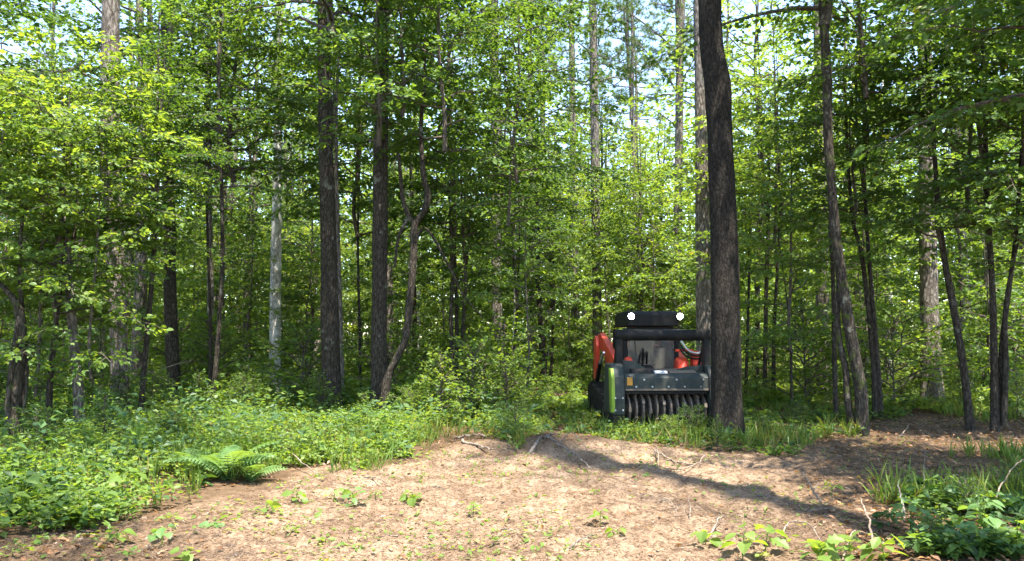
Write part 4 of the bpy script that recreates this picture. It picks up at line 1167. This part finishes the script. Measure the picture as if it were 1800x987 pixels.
# ------------------------------------------------------------------ the mulching track loader
M['m_grey'] = paint("machine_grey", (.022, .031, .029), .55, .0, .85, (.075, .064, .048), 9)
M['m_lime'] = paint("machine_lime", (.20, .30, .03), .5, 0, .6)
M['m_orange'] = paint("machine_orange", (.56, .050, .022), .38, 0, .35)
M['m_black'] = paint("machine_black", (.006, .006, .006), .62, 0, .22)
M['m_rubber'] = paint("machine_rubber", (.007, .0065, .006), .85, 0, .6)
M['m_steel'] = paint("worn_steel", (.13, .105, .082), .6, .2, .7)
M['m_amber'] = paint("amber_marker", (.40, .19, .03), .4, 0, .5)
M['m_seat'] = paint("seat_vinyl", (.10, .085, .07), .6, 0, .3)
M['m_silver'] = paint("bare_metal", (.5, .5, .5), .35, .7, .2)
m_, n_, l_, b_ = new_mat("cab_glass")
b_.inputs["Base Color"].default_value = (.25, .24, .21, 1); b_.inputs["Roughness"].default_value = .06
tr_ = n_.new("ShaderNodeBsdfTransparent"); tr_.inputs[0].default_value = (.62, .60, .55, 1)
mx_ = n_.new("ShaderNodeMixShader"); mx_.inputs[0].default_value = .30
l_.new(tr_.outputs[0], mx_.inputs[1]); l_.new(b_.outputs[0], mx_.inputs[2]); l_.new(mx_.outputs[0], n_["Material Output"].inputs[0])
M['m_glass'] = m_
m_, n_, l_, b_ = new_mat("work_light")
b_.inputs["Emission Color"].default_value = (1, .98, .94, 1); b_.inputs["Emission Strength"].default_value = 14
M['m_light'] = m_

def bevel(o, w=.012, seg=2):
    m = o.modifiers.new("bevel", 'BEVEL'); m.width = w; m.segments = seg; m.limit_method = 'ANGLE'
    return o
def prism_y(mb, poly, y0, y1):
    n = len(poly)
    v = [(a, y0, b) for a, b in poly] + [(a, y1, b) for a, b in poly]
    base = mb.n
    mb.add(v, [(i, (i + 1) % n, n + (i + 1) % n, n + i) for i in range(n)])
    mb.f.setdefault(n, []).append(np.array([list(range(n)), list(range(n, 2 * n))[::-1]]) + base); mb.t.setdefault(n, []).append(np.full(2, .5))
def part(name, mat, parent, fn, bev=.0, smooth=False, loc=None):
    mb = MB(); fn(mb)
    o = obj(name, mb.build(name, M[mat], smooth), parent, loc)
    if bev: bevel(o, bev)
    return o

MX, MY = 2.83, 14.75
mach = empty("track_loader", (MX, MY, gz(MX + .2, MY + 1.5) - .03), .045, "orange and black tracked mulching machine with two lit roof lamps, facing the viewer", "loader")
# --- mulching head
hood = part("mulcher_head", 'm_grey', mach, lambda b: b.prism([(0,.74),(0,.98),(.08,1.05),(.88,1.12),(.92,.30),(.86,.30),(.82,1.02),(.06,.96),(.03,.74)], -.76, .80), .01)
part("drive_housing", 'm_grey', hood, lambda b: b.prism([(-.03,.30),(-.06,.60),(-.02,1.0),(.15,1.24),(.80,1.24),(.98,.6),(.95,.30)], -1.0, -.765), .03)
part("skid_shoe", 'm_rubber', hood, lambda b: b.prism([(-.02,.295),(.0,.12),(.12,.03),(.80,.03),(.93,.15),(.94,.295)], -.985, -.775), .02)
part("end_plate", 'm_grey', hood, lambda b: b.prism([(-.03,.10),(-.05,.60),(-.02,1.0),(.15,1.2),(.80,1.2),(.98,.6),(.9,.05),(.1,.03)], .805, .95), .02)
part("side_stripe", 'm_lime', hood, lambda b: b.prism([(.0,.36),(-.03,.62),(.01,.98),(.15,1.16),(.26,1.16),(.14,.36)], -1.018, -1.001))
part("front_stripe", 'm_lime', hood, lambda b: b.prism([(-.05,.36),(-.078,.60),(-.040,.98),(.08,1.16),(.10,1.13),(-.01,.98),(-.04,.60),(-.02,.36)], -1.012, -.955))
part("gusset", 'm_grey', hood, lambda b: prism_y(b, [(-.755,1.06),(-.755,1.30),(-.50,1.27),(-.12,1.02),(-.16,1.0)], .35, .42), .006)
part("gusset", 'm_grey', hood, lambda b: prism_y(b, [(.79,1.06),(.79,1.20),(.45,1.16),(.02,1.04),(.05,1.0)], .35, .42), .006)
part("hose_guard", 'm_black', hood, lambda b: b.prism([(.2,1.05),(.25,1.13),(.75,1.2),(.8,1.1)], -.60, -.12), .01)
part("motor_cap", 'm_silver', hood, lambda b: b.prism([(.10,1.055),(.12,1.10),(.26,1.12),(.28,1.07)], -.18, .06), .01)
part("marker", 'm_amber', hood, lambda b: b.box((-.67, -.012, .92), (.10, .02, .15)), .004)
part("wear_strip", 'm_steel', hood, lambda b: b.box((.02, -.014, .765), (1.54, .024, .035)), .004)
bolt = MB(); bolt.tube([(0, 0, 0), (0, -.014, 0)], [.018, .016], 6); boltm = bolt.build("bolt", M['m_silver'])
for bx_, bz_ in [(-.95, .40), (-.95, .62), (-.81, .40), (-.81, .62), (-.55, .82), (-.25, .82), (.05, .82), (.35, .82), (.65, .82), (-.40, .95), (.20, .95), (.70, .95)]:
    obj("bolt", boltm, hood, (bx_, -.062 if bx_ < -.78 else -.001, bz_))
part("feed_hose", 'm_rubber', hood, lambda b: b.tube(catmull(np.array([(-.42, .45, 1.20), (-.40, .30, 1.42), (-.30, .55, 1.50), (-.22, 1.0, 1.25)]), 14), np.full(14, .022), 8), 0, True)
part("feed_hose", 'm_rubber', hood, lambda b: b.tube(catmull(np.array([(-.34, .45, 1.20), (-.32, .34, 1.36), (-.22, .60, 1.44), (-.14, 1.0, 1.22)]), 14), np.full(14, .02), 8), 0, True)
part("mud_cake", 'm_steel', hood, lambda b: b.prism([(.10,1.06),(.20,1.10),(.50,1.13),(.70,1.13),(.72,1.10)], .10, .62), .012)
lip = MB(); lip.box((0, 0, 0), (.034, .03, .06)); lipm = lip.build("lip_tooth", M['m_black'])
for k in range(28): obj("lip_tooth", lipm, hood, (-.72 + k * .0545, .012, .712), (0, .78, 0))
def cyl_x(b, x0, x1, r, y, z, sides=28): b.tube([(x0, y, z), (x1, y, z)], [r, r], sides)
rotor = part("rotor", 'm_rubber', mach, lambda b: cyl_x(b, -.755, .80, .235, .34, .40))
ring = MB(); cyl_x(ring, -.016, .016, .315, 0, 0, 30); ringm = ring.build("rotor_ring", M['m_steel'])
tooth = MB(); tooth.box((0, 0, 0), (.05, .075, .10)); toothm = tooth.build("tooth", M['m_steel'])
for k in range(12):
    x = -.70 + k * .128
    obj("rotor_ring", ringm, rotor, (x, .34, .40), (.0, 0, .13))
    for j in range(4):
        a = j * 1.5708 + k * .55
        obj("tooth", toothm, rotor, (x + .036, .34 + .285 * math.cos(a), .40 + .285 * math.sin(a)), (a - 1.57, 0, 0))
pb = part("push_bar", 'm_black', mach, lambda b: b.tube([(-.86, .35, 1.77), (.94, .35, 1.77)], [.105, .105], 14), 0, True)
for sx in (-.80, .86):
    part("post", 'm_black', pb, lambda b: b.prism([(.28,.98),(.28,1.80),(.42,1.80),(.50,1.15),(.60,1.13)], sx - .06, sx + .06), .01)
    part("brace", 'm_black', pb, lambda b: b.tube([(sx, .40, 1.72), (sx, .92, 1.12)], [.03, .03], 8))
# --- carrier
part("chassis", 'm_black', mach, lambda b: b.prism([(1.05,.35),(1.0,.75),(1.35,1.0),(3.3,1.05),(3.45,.6),(3.3,.32)], -.58, .60), .03)
part("engine_cover", 'm_orange', mach, lambda b: b.prism([(2.75,1.05),(2.7,1.55),(3.3,1.62),(3.62,1.5),(3.66,.7),(3.4,.6)], -.55, .57), .05)
TP = [(1.45,.03),(1.22,.18),(1.18,.38),(1.34,.54),(2.7,.72),(3.05,.76),(3.36,.62),(3.42,.36),(3.28,.14),(3.02,.03)]
TPc = catmull(np.array([(0, a, b) for a, b in TP + TP[:2]]), 60)[:-6]
lug = MB(); lug.box((0, 0, 0), (.36, .06, .035)); lugm = lug.build("lug", M['m_rubber'])
wh = MB(); cyl_x(wh, -.10, .10, .13, 0, 0, 18); whm = wh.build("roller", M['m_black'])
for sx in (-.79, .81):
    def belt(b):
        b.prism(TP, sx - .18, sx + .18)
    trk = part("track", 'm_rubber', mach, belt, .02)
    for k in range(0, 54, 2):
        p, q = TPc[k], TPc[(k + 1) % len(TPc)]
        a = math.atan2(q[2] - p[2], q[1] - p[1])
        nrm = np.array([0, math.sin(a), -math.cos(a)]) * .012
        obj("lug", lugm, trk, (sx, p[1] + nrm[1], p[2] + nrm[2]), (a, 0, 0))
    for wy, wz in ((1.5, .24), (1.9, .2), (2.3, .2), (2.7, .2), (3.05, .42)):
        obj("roller", whm, trk, (sx + (-.1 if sx < 0 else .1), wy, wz))
    s = -1 if sx < 0 else 1
    ax = -.66 if sx < 0 else .70
    arm = part("lift_arm", 'm_orange', mach, lambda b: b.prism([(3.45,1.62),(3.42,1.80),(3.15,1.84),(1.5,1.34),(1.12,1.08),(.95,.70),(1.10,.55),(1.30,.66),(1.42,.92),(1.7,1.12),(3.2,1.50)], ax - .065, ax + .065), .015)
    part("arm_pin", 'm_black', arm, lambda b: cyl_x(b, ax - .085, ax + .085, .05, 3.3, 1.68, 14))
    part("rear_tower", 'm_orange', mach, lambda b: b.prism([(3.2,.8),(3.12,1.55),(3.3,1.78),(3.5,1.7),(3.6,.8)], ax - .15 if s < 0 else ax + .07, ax - .07 if s < 0 else ax + .15), .01)
    cy_ = part("lift_cylinder", 'm_black', mach, lambda b: b.tube([(ax + s * .16, 3.05, .72), (ax + s * .16, 2.55, 1.18)], [.045, .045], 12))
    part("cylinder_rod", 'm_silver', cy_, lambda b: b.tube([(ax + s * .16, 2.55, 1.18), (ax + s * .16, 2.0, 1.42)], [.025, .025], 10))
    kn = part("arm_knuckle", 'm_orange', mach, lambda b: b.prism([(.96,.88),(.90,1.06),(.96,1.28),(1.10,1.36),(1.28,1.28),(1.32,.95),(1.2,.86)], *((.46, .70) if s > 0 else (-.56, -.40))), .06)
    if s > 0:
        part("knuckle_plate", 'm_orange', kn, lambda b: b.prism([(.92,.86),(.90,1.2),(1.0,1.46),(1.12,1.46),(1.2,1.1),(1.15,.86)], .765, .93), .03)
        part("tilt_cylinder", 'm_orange', kn, lambda b: b.tube([(.50, .86, .98), (.62, 1.0, 1.22)], [.10, .085], 14), .01)
        part("bracket", 'm_orange', kn, lambda b: b.box((.62, 1.05, 1.47), (.34, .1, .05)), .01)
cab = part("cab_frame", 'm_black', mach, lambda b: b.box((.03, 1.38, .965), (1.12, .09, .07)), .01)
for x in (-.49, .55):
    for y in (1.38, 2.55): part("cab_post", 'm_black', cab, lambda b: b.box((x, y, 1.46), (.085, .085, .91)), .01)
part("cab_header", 'm_black', cab, lambda b: b.box((.03, 1.378, 1.90), (.95, .08, .08)), .01)
part("roof", 'm_black', mach, lambda b: b.prism([(1.22,1.95),(1.20,2.20),(1.30,2.26),(2.5,2.26),(2.68,2.15),(2.68,1.95)], -.47, .57), .03)
part("windshield", 'm_glass', cab, lambda b: b.box((.03, 1.36, 1.43), (.95, .008, .84)))
for x in (-.50, .56):
    part("side_window", 'm_glass', cab, lambda b: b.box((x, 1.96, 1.45), (.008, 1.08, .85)))
    for k in range(5): part("guard_bar", 'm_black', cab, lambda b: b.box((x + (.02 if x > 0 else -.02), 1.55 + k * .2, 1.45), (.012, .014, .84)))
part("rear_panel", 'm_black', cab, lambda b: b.box((.03, 2.56, 1.2), (.95, .03, .5)), .005)
part("wiper", 'm_black', cab, lambda b: b.tube([(-.32, 1.34, 1.86), (-.27, 1.34, 1.34)], [.008, .006], 6))
seat = part("seat", 'm_seat', mach, lambda b: b.prism([(1.85,1.05),(1.85,1.18),(2.2,1.16),(2.3,1.70),(2.42,1.70),(2.36,1.05)], -.22, .28), .05)
part("headrest", 'm_seat', seat, lambda b: b.box((.03, 2.34, 1.80), (.28, .09, .17)), .04)
for jx in (-.30, .36): part("joystick", 'm_black', seat, lambda b: b.tube([(jx, 1.85, 1.05), (jx, 1.80, 1.32)], [.03, .022], 8))
for lx in (-.40, .585):
    hl = part("work_lamp", 'm_black', mach, lambda b: b.tube([(lx, 1.16, 2.15), (lx, 1.25, 2.15)], [.085, .07], 18), .006)
    part("lens", 'm_light', hl, lambda b: b.tube([(lx, 1.147, 2.15), (lx, 1.158, 2.15)], [.052, .060], 18))
for k, (dz, dx) in enumerate(((0, 0), (.05, .03), (-.06, -.02))):
    part("hose", ('m_black', 'm_silver', 'm_black')[k], mach, lambda b: b.tube(catmull(np.array([(.50 + dx, 1.2, 1.80 + dz), (.55 + dx, 1.02, 1.58 + dz), (.66 + dx, .94, 1.42 + dz), (.84, .92, 1.37 + dz), (1.0, 1.0, 1.42 + dz)]), 18), np.full(18, .02), 8), 0, True)
